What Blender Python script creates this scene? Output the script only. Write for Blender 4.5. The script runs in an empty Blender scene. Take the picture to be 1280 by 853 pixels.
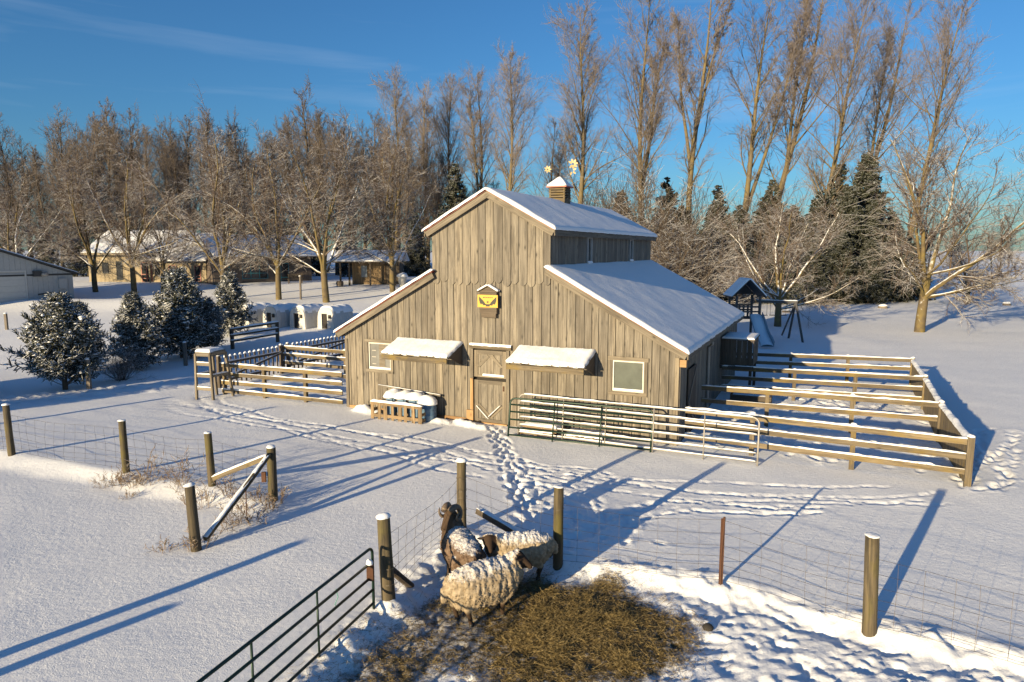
import bpy, math, random
import numpy as np
from mathutils import Vector, Matrix

R = math.radians
scene = bpy.context.scene
C = scene.collection
rng = np.random.default_rng(7)
random.seed(7)

# ------------------------------------------------------------------ camera
cam = bpy.data.cameras.new('camera')
cam.lens = 863.5 / 1280 * 36
cam.sensor_width = 36
cam.clip_start = 0.1
cam.clip_end = 9000
camo = bpy.data.objects.new('camera', cam)
C.objects.link(camo)
camo.location = (0, 0, 5.5)
camo.rotation_euler = (R(90 - 7.48), 0, 0)
scene.camera = camo

# ------------------------------------------------------------------ light
SUN_AZ = 51.0       # direction in which shadows fall, degrees from +X
SUN_EL = 10.7
sd = Vector((math.cos(R(SUN_AZ)) * math.cos(R(SUN_EL)), math.sin(R(SUN_AZ)) * math.cos(R(SUN_EL)), -math.sin(R(SUN_EL))))
sl = bpy.data.lights.new('sun', 'SUN')
sl.energy = 5.0
sl.angle = R(0.53)
sl.color = (1.0, 0.79, 0.48)
so = bpy.data.objects.new('sun', sl)
C.objects.link(so)
so.rotation_euler = sd.to_track_quat('-Z', 'Y').to_euler()
so.location = (-20, -30, 20)

world = bpy.data.worlds.new('World')
scene.world = world
world.use_nodes = True
wt = world.node_tree
wt.nodes.clear()
wo = wt.nodes.new('ShaderNodeOutputWorld')
wb = wt.nodes.new('ShaderNodeBackground')
sky = wt.nodes.new('ShaderNodeTexSky')
sky.sky_type = 'NISHITA'
sky.sun_disc = False
sky.sun_elevation = R(SUN_EL)
# sun stands opposite to the shadow direction; Blender: rotation 0 is +Y, positive turns clockwise
sky.sun_rotation = math.atan2(-sd.x, -sd.y)
sky.altitude = 250
sky.air_density = 1.15
sky.dust_density = 0.5
sky.ozone_density = 5.0
tc = wt.nodes.new('ShaderNodeTexCoord')
mp = wt.nodes.new('ShaderNodeMapping')
mp.inputs['Rotation'].default_value = (0.0, R(7), 0.0)
mp.inputs['Scale'].default_value = (1.0, 1.6, 9.0)
mp.inputs['Location'].default_value = (0.35, 0.0, 0.25)
nz = wt.nodes.new('ShaderNodeTexNoise')
nz.inputs['Scale'].default_value = 1.5
nz.inputs['Detail'].default_value = 5
nz.inputs['Roughness'].default_value = 0.55
nz.inputs['Distortion'].default_value = 0.4
cr = wt.nodes.new('ShaderNodeValToRGB')
cr.color_ramp.elements[0].position = 0.53
cr.color_ramp.elements[0].color = (0, 0, 0, 1)
cr.color_ramp.elements[1].position = 0.78
cr.color_ramp.elements[1].color = (0.22, 0.22, 0.22, 1)
mixc = wt.nodes.new('ShaderNodeMix')
mixc.data_type = 'RGBA'
mixc.inputs['B'].default_value = (5.2, 6.0, 7.0, 1)
wt.links.new(tc.outputs['Generated'], mp.inputs['Vector'])
wt.links.new(mp.outputs['Vector'], nz.inputs['Vector'])
wt.links.new(nz.outputs['Fac'], cr.inputs['Fac'])
wt.links.new(cr.outputs['Color'], mixc.inputs['Factor'])
tint = wt.nodes.new('ShaderNodeMix')
tint.data_type = 'RGBA'; tint.blend_type = 'MULTIPLY'
tint.inputs['Factor'].default_value = 1.0
tint.inputs['B'].default_value = (0.68, 0.96, 1.11, 1)
wt.links.new(sky.outputs['Color'], tint.inputs['A'])
wt.links.new(tint.outputs['Result'], mixc.inputs['A'])
wt.links.new(mixc.outputs['Result'], wb.inputs['Color'])
wb.inputs['Strength'].default_value = 0.068
wt.links.new(wb.outputs['Background'], wo.inputs['Surface'])

vs = scene.view_settings
vs.view_transform = 'Standard'
vs.look = 'None'
vs.gamma = 1.0
vs.use_curve_mapping = False
vs.exposure = 0.97

scene.cycles.max_bounces = 6
scene.cycles.transparent_max_bounces = 8
scene.cycles.use_denoising = True

# ------------------------------------------------------------------ helpers
class MB:
    """collects faces for one mesh"""
    def __init__(self):
        self.v = []
        self.f = []
    def add(self, vs, fs):
        n = len(self.v)
        self.v.extend([tuple(map(float, q)) for q in vs])
        self.f.extend([tuple(i + n for i in q) for q in fs])
        return self
    def box(self, x0, x1, y0, y1, z0, z1):
        return self.add([(x0, y0, z0), (x1, y0, z0), (x1, y1, z0), (x0, y1, z0), (x0, y0, z1), (x1, y0, z1), (x1, y1, z1), (x0, y1, z1)],
                        [(0, 3, 2, 1), (4, 5, 6, 7), (0, 1, 5, 4), (1, 2, 6, 5), (2, 3, 7, 6), (3, 0, 4, 7)])
    def prism(self, poly, f0, f1):
        """poly: list of 2-D points (counter-clockwise); f0/f1 map a 2-D point to the near and far 3-D point"""
        n = len(poly)
        a = [f0(*q) for q in poly]
        b = [f1(*q) for q in poly]
        fs = [tuple(range(n))[::-1], tuple(range(n, 2 * n))]
        for i in range(n):
            j = (i + 1) % n
            fs.append((i, j, n + j, n + i))
        return self.add(a + b, fs)
    def tube(self, pts, rad, sides=8, cap=True):
        pts = [Vector(q) for q in pts]
        if not hasattr(rad, '__len__'):
            rad = [rad] * len(pts)
        ref = None
        vs, fs = [], []
        for i, q in enumerate(pts):
            t = (pts[min(i + 1, len(pts) - 1)] - pts[max(i - 1, 0)]).normalized()
            if ref is None:
                ref = t.orthogonal().normalized()
            u = (ref - t * ref.dot(t))
            u = u.normalized() if u.length > 1e-6 else t.orthogonal().normalized()
            ref = u
            w = t.cross(u)
            for k in range(sides):
                a = 2 * math.pi * k / sides
                vs.append(q + (u * math.cos(a) + w * math.sin(a)) * rad[i])
        for i in range(len(pts) - 1):
            for k in range(sides):
                k2 = (k + 1) % sides
                fs.append((i * sides + k, i * sides + k2, (i + 1) * sides + k2, (i + 1) * sides + k))
        if cap:
            fs.append(tuple(range(sides))[::-1])
            fs.append(tuple((len(pts) - 1) * sides + k for k in range(sides)))
        return self.add(vs, fs)
    def lathe(self, prof, sides=12, c=(0, 0, 0)):
        vs, fs = [], []
        for r, z in prof:
            for k in range(sides):
                a = 2 * math.pi * k / sides
                vs.append((c[0] + r * math.cos(a), c[1] + r * math.sin(a), c[2] + z))
        for i in range(len(prof) - 1):
            for k in range(sides):
                k2 = (k + 1) % sides
                fs.append((i * sides + k, i * sides + k2, (i + 1) * sides + k2, (i + 1) * sides + k))
        fs.append(tuple(range(sides))[::-1])
        fs.append(tuple((len(prof) - 1) * sides + k for k in range(sides)))
        return self.add(vs, fs)
    def build(self, name, mat, parent=None, smooth=False, mw=None):
        me = bpy.data.meshes.new(name)
        me.from_pydata(self.v, [], self.f)
        if smooth:
            me.polygons.foreach_set('use_smooth', [True] * len(me.polygons))
        if mat:
            me.materials.append(mat)
        return link(name, me, parent, mw)

def link(name, me, parent=None, mw=None):
    o = bpy.data.objects.new(name, me)
    C.objects.link(o)
    if parent:
        o.parent = parent
    if mw is not None:
        o.matrix_basis = mw
    return o

def np_mesh(name, V, F, mat, smooth=True, attrs=None):
    """V (n,3) floats, F (m,k) ints with k 3 or 4"""
    me = bpy.data.meshes.new(name)
    V = np.asarray(V, dtype=np.float32)
    F = np.asarray(F, dtype=np.int32)
    me.vertices.add(len(V))
    me.vertices.foreach_set('co', V.ravel())
    m, k = F.shape
    me.loops.add(m * k)
    me.loops.foreach_set('vertex_index', F.ravel())
    me.polygons.add(m)
    me.polygons.foreach_set('loop_start', np.arange(0, m * k, k, dtype=np.int32))
    me.polygons.foreach_set('loop_total', np.full(m, k, dtype=np.int32))
    if smooth:
        me.polygons.foreach_set('use_smooth', np.ones(m, dtype=bool))
    for nm, arr in (attrs or {}).items():
        at = me.attributes.new(nm, 'FLOAT', 'POINT')
        at.data.foreach_set('value', np.asarray(arr, dtype=np.float32).ravel())
    me.update(calc_edges=True)
    me.validate()
    if mat:
        me.materials.append(mat)
    return me

def tag(o, label=None, cat=None, group=None, kind=None):
    if label: o['label'] = label
    if cat: o['category'] = cat
    if group: o['group'] = group
    if kind: o['kind'] = kind
    return o

def thing(name, label, cat, loc=(0, 0, 0), rz=0.0, group=None):
    o = bpy.data.objects.new(name, None)
    o.empty_display_size = 0.2
    C.objects.link(o)
    o.location = loc
    o.rotation_euler = (0, 0, rz)
    return tag(o, label, cat, group)

def copy_tree(o, parent=None):
    c = o.copy()
    C.objects.link(c)
    if parent is not None:
        c.parent = parent
    for ch in [q for q in o.children]:
        copy_tree(ch, c)
    return c

def frame(o, x, y=None, z=None):
    """matrix with origin o, X axis x, and Y or Z close to the given one"""
    x = Vector(x).normalized()
    if z is not None:
        z = Vector(z)
        z = (z - x * z.dot(x)).normalized()
        y = z.cross(x)
    else:
        y = Vector(y)
        y = (y - x * y.dot(x)).normalized()
        z = x.cross(y)
    m = Matrix.Identity(4)
    for i in range(3):
        m[i][0], m[i][1], m[i][2], m[i][3] = x[i], y[i], z[i], o[i]
    return m

# value noise -------------------------------------------------------
_lat = np.random.default_rng(3).random((256, 256)).astype(np.float64)
def vnoise(x, y):
    x = np.asarray(x, float); y = np.asarray(y, float)
    xi = np.floor(x).astype(int); yi = np.floor(y).astype(int)
    fx = x - xi; fy = y - yi
    fx = fx * fx * (3 - 2 * fx); fy = fy * fy * (3 - 2 * fy)
    a = _lat[xi % 256, yi % 256]; b = _lat[(xi + 1) % 256, yi % 256]
    c = _lat[xi % 256, (yi + 1) % 256]; d = _lat[(xi + 1) % 256, (yi + 1) % 256]
    return (a * (1 - fx) + b * fx) * (1 - fy) + (c * (1 - fx) + d * fx) * fy
def fbm(x, y, o=4):
    s = 0.0; a = 0.5
    for i in range(o):
        s = s + a * (vnoise(np.asarray(x) * 2 ** i + 17.3 * i, np.asarray(y) * 2 ** i + 5.1 * i) - 0.5)
        a *= 0.5
    return s
def sstep(a, b, x):
    t = np.clip((np.asarray(x, float) - a) / (b - a), 0, 1)
    return t * t * (3 - 2 * t)

# ------------------------------------------------------------------ materials
MATS = {}
def newmat(name):
    m = bpy.data.materials.new(name)
    m.use_nodes = True
    nt = m.node_tree
    bs = nt.nodes['Principled BSDF']
    MATS[name] = m
    return m, nt, bs
def ramp(nt, stops):
    r = nt.nodes.new('ShaderNodeValToRGB')
    e = r.color_ramp.elements
    while len(e) < len(stops):
        e.new(0.5)
    for q, (p, c) in zip(e, stops):
        q.position = p
        q.color = (c[0], c[1], c[2], 1) if hasattr(c, '__len__') else (c, c, c, 1)
    return r
def mixrgb(nt, fac, a, b, blend='MIX'):
    m = nt.nodes.new('ShaderNodeMix')
    m.data_type = 'RGBA'
    m.blend_type = blend
    for key, v in (('Factor', fac), ('A', a), ('B', b)):
        if hasattr(v, 'is_linked'):
            nt.links.new(v, m.inputs[key])
        elif hasattr(v, '__len__'):
            m.inputs[key].default_value = (v[0], v[1], v[2], 1)
        else:
            m.inputs[key].default_value = v
    return m.outputs['Result']
def noise(nt, scale, detail=3, rough=0.5, vec=None, mapscale=None, coord='Object'):
    if vec is None:
        t = nt.nodes.new('ShaderNodeTexCoord')
        vec = t.outputs[coord]
    if mapscale:
        mpn = nt.nodes.new('ShaderNodeMapping')
        mpn.inputs['Scale'].default_value = mapscale
        nt.links.new(vec, mpn.inputs['Vector'])
        vec = mpn.outputs['Vector']
    n = nt.nodes.new('ShaderNodeTexNoise')
    n.inputs['Scale'].default_value = scale
    n.inputs['Detail'].default_value = detail
    n.inputs['Roughness'].default_value = rough
    nt.links.new(vec, n.inputs['Vector'])
    return n.outputs['Fac']
def bump(nt, bs, h, strength=0.3, dist=0.01):
    b = nt.nodes.new('ShaderNodeBump')
    b.inputs['Strength'].default_value = strength
    b.inputs['Distance'].default_value = dist
    nt.links.new(h, b.inputs['Height'])
    nt.links.new(b.outputs['Normal'], bs.inputs['Normal'])
    return b
def plain(name, col, rough=0.6, metal=0.0, var=0.12, nscale=6.0, bmp=0.0):
    m, nt, bs = newmat(name)
    col = [c * 0.75 for c in col]
    f = noise(nt, nscale, 4)
    a = [c * (1 - var) for c in col]; b = [min(1, c * (1 + var)) for c in col]
    r = ramp(nt, [(0.3, a), (0.7, b)])
    nt.links.new(f, r.inputs['Fac'])
    nt.links.new(r.outputs['Color'], bs.inputs['Base Color'])
    bs.inputs['Roughness'].default_value = rough
    bs.inputs['Metallic'].default_value = metal
    if bmp:
        bump(nt, bs, f, bmp, 0.01)
    return m

def wood(name, dark, light, moss=None, knots=True, grain=1.0, rough=0.85, stain=False):
    """weathered sawn wood, grain along the local X axis, every board a little different"""
    m, nt, bs = newmat(name)
    dark = [c * 0.72 for c in dark]; light = [c * 0.72 for c in light]
    moss = [c * 0.72 for c in moss] if moss else None
    t = nt.nodes.new('ShaderNodeTexCoord')
    oi = nt.nodes.new('ShaderNodeObjectInfo')
    off = nt.nodes.new('ShaderNodeVectorMath'); off.operation = 'SCALE'
    off.inputs[0].default_value = (13.7, 29.1, 41.3)
    nt.links.new(oi.outputs['Random'], off.inputs['Scale'])
    ad = nt.nodes.new('ShaderNodeVectorMath'); ad.operation = 'ADD'
    nt.links.new(t.outputs['Object'], ad.inputs[0]); nt.links.new(off.outputs[0], ad.inputs[1])
    vec = ad.outputs[0]
    g1 = noise(nt, 1.0, 5, 0.6, vec, (1.1, 34 * grain, 34 * grain))
    g2 = noise(nt, 1.0, 3, 0.5, vec, (0.55, 5.5, 5.5))
    mid = [(a + b) / 2 for a, b in zip(dark, light)]
    r1 = ramp(nt, [(0.32, dark), (0.5, mid), (0.68, light)])
    nt.links.new(g1, r1.inputs['Fac'])
    r2 = ramp(nt, [(0.28, (0.66, 0.63, 0.60)), (0.5, (0.97, 0.96, 0.95)), (0.72, (1.14, 1.13, 1.11))])
    nt.links.new(g2, r2.inputs['Fac'])
    col = mixrgb(nt, 1.0, r1.outputs['Color'], r2.outputs['Color'], 'MULTIPLY')
    r3 = ramp(nt, [(0.0, (0.74, 0.73, 0.73)), (0.5, (1, 0.99, 0.97)), (1.0, (1.18, 1.14, 1.07))])
    nt.links.new(oi.outputs['Random'], r3.inputs['Fac'])
    col = mixrgb(nt, 1.0, col, r3.outputs['Color'], 'MULTIPLY')
    if knots:
        mpn = nt.nodes.new('ShaderNodeMapping')
        mpn.inputs['Scale'].default_value = (1.9, 4.4, 4.4)
        nt.links.new(vec, mpn.inputs['Vector'])
        vo = nt.nodes.new('ShaderNodeTexVoronoi')
        vo.inputs['Scale'].default_value = 1.0
        nt.links.new(mpn.outputs['Vector'], vo.inputs['Vector'])
        rk = ramp(nt, [(0.06, 0.85), (0.12, 0.35), (0.24, 0.0)])
        nt.links.new(vo.outputs['Distance'], rk.inputs['Fac'])
        col = mixrgb(nt, rk.outputs['Color'], col, [c * 0.35 for c in dark])
    if stain:
        gs = noise(nt, 1.0, 6, 0.7, vec, (0.9, 9.0, 9.0))
        rs = ramp(nt, [(0.50, 0.0), (0.66, 0.75)])
        nt.links.new(gs, rs.inputs['Fac'])
        col = mixrgb(nt, rs.outputs['Color'], col, [c * 0.62 for c in dark])
    if moss:
        gm = noise(nt, 1.3, 5, 0.65, vec, (1, 2.2, 2.2))
        rm = ramp(nt, [(0.5, 0.0), (0.68, 0.85)])
        nt.links.new(gm, rm.inputs['Fac'])
        col = mixrgb(nt, rm.outputs['Color'], col, moss)
    nt.links.new(col, bs.inputs['Base Color'])
    bs.inputs['Roughness'].default_value = rough
    bump(nt, bs, g1, 0.55, 0.006)
    return m

M_SIDING = wood('weathered_siding', (0.150, 0.134, 0.112), (0.335, 0.302, 0.25), stain=True)
M_TRIM = wood('weathered_trim', (0.16, 0.138, 0.108), (0.32, 0.28, 0.22), stain=True)
M_RAIL = wood('mossy_rail', (0.12, 0.097, 0.066), (0.275, 0.225, 0.15), moss=(0.26, 0.18, 0.04), stain=True)
M_POST = wood('mossy_post', (0.05, 0.042, 0.028), (0.17, 0.135, 0.08), moss=(0.13, 0.11, 0.022), knots=False, stain=True, grain=0.8)
M_PALLET = wood('pallet_wood', (0.19, 0.135, 0.08), (0.36, 0.26, 0.15))
M_NEWWOOD = wood('fresh_lumber', (0.40, 0.24, 0.11), (0.56, 0.36, 0.18))
M_GREYWOOD = wood('grey_wood', (0.16, 0.14, 0.12), (0.30, 0.26, 0.22))
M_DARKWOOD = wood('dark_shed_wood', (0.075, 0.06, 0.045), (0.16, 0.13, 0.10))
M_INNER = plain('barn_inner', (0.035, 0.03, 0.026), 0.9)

def snowmat(name, col=(0.80, 0.82, 0.85), fine=70.0, strength=0.5):
    m, nt, bs = newmat(name)
    f1 = noise(nt, fine, 3, 0.6)
    f2 = noise(nt, fine * 0.17, 4, 0.6)
    ad = nt.nodes.new('ShaderNodeMath'); ad.operation = 'MULTIPLY_ADD'
    nt.links.new(f2, ad.inputs[0]); ad.inputs[1].default_value = 1.6
    nt.links.new(f1, ad.inputs[2])
    bs.inputs['Base Color'].default_value = (*col, 1)
    bs.inputs['Roughness'].default_value = 0.75
    bs.inputs['Specular IOR Level'].default_value = 0.25
    bump(nt, bs, ad.outputs[0], strength, 0.012)
    return m
M_SNOW = snowmat('snow')
M_ROOFSNOW = snowmat('roof_snow', fine=26, strength=0.6)

def metal(name, col, rough=0.4, rust=None):
    m, nt, bs = newmat(name)
    f = noise(nt, 9, 5, 0.6)
    r = ramp(nt, [(0.35, [c * 0.8 for c in col]), (0.6, col)] + ([(0.72, rust)] if rust else []))
    nt.links.new(f, r.inputs['Fac'])
    nt.links.new(r.outputs['Color'], bs.inputs['Base Color'])
    bs.inputs['Roughness'].default_value = rough
    bs.inputs['Metallic'].default_value = 0.35
    return m
M_GREEN = metal('green_gate_paint', (0.012, 0.035, 0.024), 0.4)
M_GALV = metal('galvanised_steel', (0.34, 0.32, 0.29), 0.55)
M_RUST = metal('rusty_steel', (0.10, 0.045, 0.025), 0.8)
M_WIRE = metal('fence_wire', (0.10, 0.085, 0.07), 0.6)
M_REDROOF = plain('red_roof_metal', (0.26, 0.055, 0.035), 0.5)
# ------------------------------------------------------------------ ground
PEN = np.array([(-3.9, 4.4), (-2.0, 10.1), (-1.86, 10.4), (-1.0, 12.85), (0.82, 11.85), (3.47, 10.95), (5.28, 9.7), (9.5, 7.4), (9.5, 2.0), (-3.9, 2.0)])
def poly_sdf(px, py, poly):
    """negative inside"""
    px = np.asarray(px, float); py = np.asarray(py, float)
    d = np.full(px.shape, 1e9); ins = np.zeros(px.shape, bool)
    n = len(poly)
    for i in range(n):
        ax, ay = poly[i]; bx, by = poly[(i + 1) % n]
        ex, ey = bx - ax, by - ay
        t = np.clip(((px - ax) * ex + (py - ay) * ey) / (ex * ex + ey * ey), 0, 1)
        d = np.minimum(d, np.hypot(px - ax - t * ex, py - ay - t * ey))
        c = ((ay > py) != (by > py)) & (px < (bx - ax) * (py - ay) / (by - ay + 1e-12) + ax)
        ins ^= c
    return np.where(ins, -d, d)
def line_dist(px, py, pts):
    d = np.full(np.shape(px), 1e9)
    for (ax, ay), (bx, by) in zip(pts[:-1], pts[1:]):
        ex, ey = bx - ax, by - ay
        t = np.clip(((px - ax) * ex + (py - ay) * ey) / (ex * ex + ey * ey), 0, 1)
        d = np.minimum(d, np.hypot(px - ax - t * ex, py - ay - t * ey))
    return d
RIDGE = [(-16.5, 19.6), (-14.0, 18.2), (-11.8, 16.9), (-9.3, 15.7), (-6.9, 14.8), (-5.2, 14.4)]
BARN_A = np.array([-5.829, 23.97]); BTH = -0.434
BFX = np.array([math.cos(BTH), math.sin(BTH)]); BBK = np.array([-math.sin(BTH), math.cos(BTH)])
BW, BL = 11.62, 12.31
def base_z(x, y):
    x = np.asarray(x, float); y = np.asarray(y, float)
    z = 2.3 * np.clip((y - 32) / 38, 0, 1) * (1 - sstep(-2, 16, x))
    z = z + 0.13 * fbm(x * 0.16, y * 0.16, 2) * sstep(4, 9, np.abs(y - 21) + np.abs(x) * 0.2) + 0.05 * fbm(x * 0.6 + 9, y * 0.6, 3)
    # roadside bank in front of the long house
    z = z + 0.45 * np.exp(-((y - 53.5 - 0.05 * (x + 30)) / 2.6) ** 2) * sstep(-46, -38, x) * (1 - sstep(-30, -14, x))
    # drift along the wire fence
    d = (x + 13.0) * -0.38 + (y - 17.7) * -0.925 + 0.5 * fbm(x * 0.7, y * 0.7, 2)
    z = z + 0.16 * sstep(0.75, -0.15, d) * np.exp(-np.maximum(-d, 0) / 3.5) * sstep(-30, -17, x) * (1 - sstep(-6.2, -4.3, x))
    return z
def ground_z(x, y):
    x = np.asarray(x, float); y = np.asarray(y, float)
    s = poly_sdf(x, y, PEN)
    z = base_z(x, y)
    z = z - 0.15 * sstep(0.02, -0.40, s) + 0.025 * np.exp(-((s - 0.12) / 0.22) ** 2)
    return z
def gz(x, y):
    return float(ground_z(np.array([x]), np.array([y]))[0])

def axis(lo, hi, c0, c1, step, grow):
    a = list(np.arange(c0, c1 + 1e-6, step))
    s = step; q = c1
    while q < hi:
        s *= grow; q += s; a.append(q)
    s = step; q = c0; pre = []
    while q > lo:
        s *= grow; q -= s; pre.append(q)
    return np.array(pre[::-1] + a)
gx = axis(-5000, 5000, -9.5, 13.0, 0.045, 1.045)
ys = [6.4]
while ys[-1] < 42:
    ys.append(ys[-1] + max(0.034, 0.0039 * ys[-1]))
while ys[-1] < 6500:
    ys.append(ys[-1] + (ys[-1] - ys[-2]) * 1.045)
pre = [6.4]; s = 0.05
while pre[-1] > -200:
    s *= 1.1; pre.append(pre[-1] - s)
gy = np.array(pre[:0:-1] + ys)
GX, GY = np.meshgrid(gx, gy)          # rows = y
GZ = ground_z(GX, GY)
SDF = poly_sdf(GX, GY, PEN)
inner = sstep(0.1, -0.5, SDF)
near = (GY < 16) & (GX > -8) & (GX < 11)
lump = np.zeros_like(GZ)
xx, yy = GX[near], GY[near]
# trampled pen: hoof-pocked, lumpy snow
wx_ = 0.5 * fbm(xx * 1.6 + 31, yy * 1.6, 2); wy_ = 0.5 * fbm(xx * 1.6, yy * 1.6 + 77, 2)
f_a = fbm((xx + wx_) * 3.0, (yy + wy_) * 4.0, 4); f_b = fbm((xx + wx_) * 9.0 + 40, (yy + wy_) * 9.0, 3)
lump[near] = 0.16 * f_a + 0.13 * f_b - 0.05 * np.abs(f_a) ** 0.5
edge = np.exp(-((SDF + 0.05) / 0.30) ** 2)
GZ += lump * (inner * 0.72 + edge * 0.6)
# broken lip of the untrampled snow along the fence
GZ += 0.26 * edge * np.where(near, fbm(GX * 2.2 + 7, GY * 2.2, 4), 0)
# shaded rough snow under the corral
def stamp(x, y, depth, sx, sy=None, ang=0.0, rim=0.35):
    sy = sy or sx
    m = max(sx, sy) * 3.2
    i0, i1 = np.searchsorted(gx, [x - m, x + m]); j0, j1 = np.searchsorted(gy, [y - m, y + m])
    if i1 - i0 < 1 or j1 - j0 < 1:
        return
    X = GX[j0:j1, i0:i1] - x; Y = GY[j0:j1, i0:i1] - y
    ca, sa = math.cos(ang), math.sin(ang)
    r = np.sqrt(((X * ca + Y * sa) / sx) ** 2 + ((-X * sa + Y * ca) / sy) ** 2)
    r = r * (1 + 0.9 * fbm((X + x) * 7, (Y + y) * 7, 2) + 0.5 * fbm((X + x) * 19, (Y + y) * 19, 1))
    GZ[j0:j1, i0:i1] += -depth * np.exp(-r ** 3) + rim * depth * np.exp(-((r - 1.55) / 0.5) ** 2)
def resample(pts, step):
    pts = np.array(pts, float)
    # smooth the polyline a little
    for _ in range(3):
        q = [pts[0]]
        for a, b in zip(pts[:-1], pts[1:]):
            q += [a * 0.75 + b * 0.25, a * 0.25 + b * 0.75]
        q.append(pts[-1]); pts = np.array(q)
    d = np.r_[0, np.cumsum(np.hypot(*np.diff(pts, axis=0).T))]
    t = np.arange(0, d[-1], step)
    return np.c_[np.interp(t, d, pts[:, 0]), np.interp(t, d, pts[:, 1])]
def trail(pts, lanes, spread, depth=0.055, size=0.075, step=0.15, wig=0.25, seed=0, fade=0.25, side=0.03):
    rr = np.random.default_rng(seed)
    P = resample(pts, step)
    T = np.gradient(P, axis=0); T /= np.linalg.norm(T, axis=1)[:, None] + 1e-9
    N = np.c_[-T[:, 1], T[:, 0]]
    for l in range(lanes):
        off = (l - (lanes - 1) / 2) / max(lanes - 1, 1) * spread
        ph = rr.random(4) * 6.28
        s = np.arange(len(P)) * step
        o = off + wig * (np.sin(s * 0.55 + ph[0]) * 0.6 + np.sin(s * 1.7 + ph[1]) * 0.3 + np.sin(s * 0.23 + ph[2]) * 0.8)
        st, en = int(rr.random() * len(P) * fade), int(len(P) * (1 - rr.random() * fade))
        for k in range(st, en):
            q = P[k] + N[k] * (o[k] + (side if k % 2 else -side)) + rr.normal(0, 0.02 + size * 0.12, 2)
            a = math.atan2(T[k, 1], T[k, 0])
            stamp(q[0], q[1], depth * rr.uniform(0.35, 1.1), size * rr.uniform(1.3, 3.0), size * rr.uniform(0.6, 1.05), a + rr.normal(0, 0.2), 0.18)
T1 = [(-12.6, 26.0), (-11.6, 24.0), (-8.9, 22.2), (-6.4, 20.9), (-4.5, 19.9), (-2.7, 19.0), (-0.8, 17.7), (0.8, 16.6), (2.3, 15.9), (4.1, 15.4), (5.8, 15.1), (7.5, 14.9), (9.3, 14.9), (10.9, 15.3)]
trail(T1[:8], 6, 1.5, 0.024, 0.065, 0.09, 0.34, 1, 0.12, 0.015)
trail(T1[6:], 4, 0.9, 0.022, 0.065, 0.09, 0.2, 2, 0.2, 0.015)
trail([(-0.8, 17.7), (0.0, 16.9), (1.2, 17.0), (2.4, 16.6), (3.3, 16.0)], 3, 0.8, 0.035, 0.07, 0.16, 0.2, 3)
trail([(-0.45, 20.9), (-0.35, 18.9), (-0.1, 17.0), (0.0, 15.6), (0.25, 14.0), (0.4, 13.2)], 2, 0.28, 0.075, 0.085, 0.33, 0.07, 4, 0.02, 0.06)
trail([(-0.25, 20.6), (-0.15, 18.6), (0.15, 16.8), (0.35, 15.2), (0.75, 13.6)], 2, 0.3, 0.065, 0.08, 0.36, 0.1, 5, 0.02, 0.06)
trail([(0.2, 16.2), (1.0, 15.4), (1.7, 14.4), (1.5, 13.0)], 3, 0.5, 0.05, 0.09, 0.3, 0.15, 6, 0.1)
trail([(2.6, 14.0), (3.6, 14.5), (5.4, 14.3), (7.2, 14.3)], 2, 0.3, 0.06, 0.08, 0.2, 0.15, 7, 0.1)
trail([(1.2, 12.4), (1.9, 13.4), (2.8, 14.1), (3.7, 14.8)], 2, 0.5, 0.045, 0.08, 0.25, 0.15, 8, 0.1)
trail([(10.9, 15.4), (12.0, 16.6), (13.6, 18.6), (15.5, 21.0)], 5, 1.5, 0.075, 0.11, 0.42, 0.3, 9, 0.1)
rr = np.random.default_rng(11)
for _ in range(34):      # scuffed snow outside the pen corner
    a, b = rr.random(2)
    stamp(0.9 + 1.9 * a, 12.0 + 1.9 * b + 0.2 * a, 0.05 * rr.uniform(0.3, 1.1), rr.uniform(0.08, 0.2), rr.uniform(0.07, 0.12), rr.uniform(0, 3), 0.4)
for _ in range(150):     # trodden snow in the corral
    a, b = rr.random(2)
    q = np.array([4.9, 19.6]) + a * np.array([5.6, -3.2]) + b * np.array([4.4, 8.0]) * (0.9 + 0.2 * a)
    stamp(q[0], q[1], rr.uniform(0.02, 0.07), rr.uniform(0.1, 0.25), rr.uniform(0.08, 0.16), rr.uniform(0, 3), 0.35)
for _ in range(300):     # hoof pockets inside the pen
    q = np.array([rr.uniform(-3.4, 7.5), rr.uniform(5.5, 12.5)])
    if poly_sdf(q[:1], q[1:], PEN)[0] > -0.25: continue
    stamp(q[0], q[1], rr.uniform(0.015, 0.055), rr.uniform(0.06, 0.17), rr.uniform(0.05, 0.09), rr.uniform(0, 3), 0.2)
# little heaps by the barn door and hoof-churned lip
for (x, y, h, w) in [(-1.55, 21.5, 0.12, 0.30), (-1.25, 21.25, 0.10, 0.22), (-0.9, 21.05, 0.09, 0.3), (-1.75, 21.7, 0.07, 0.2), (-5.2, 23.4, 0.20, 0.28), (-4.95, 23.2, 0.12, 0.22), (-4.6, 23.0, 0.10, 0.3), (-2.2, 21.75, 0.09, 0.25), (-2.5, 21.8, 0.07, 0.2), (-1.75, 10.05, 0.12, 0.3)]:
    stamp(x, y, -h, w, w * 0.7, BTH, 0.0)
# wheel tracks on the far lane
for off in (0.0, 0.7, 2.2, 2.9):
    P = resample([(14, 64 + off), (27.4, 57.5 + off), (41, 52.5 + off), (60, 49 + off)], 0.5)
    for q in P:
        stamp(q[0], q[1], 0.07, 0.5, 0.16, -0.38, 0.4)
for off in (0.0, 1.5):
    P = resample([(-19, 23.5 + off), (-16, 25.4 + off), (-13, 27.6 + off), (-12, 30 + off)], 0.25)
    for q in P:
        stamp(q[0], q[1], 0.06, 0.4, 0.15, 0.6, 0.4)

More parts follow.
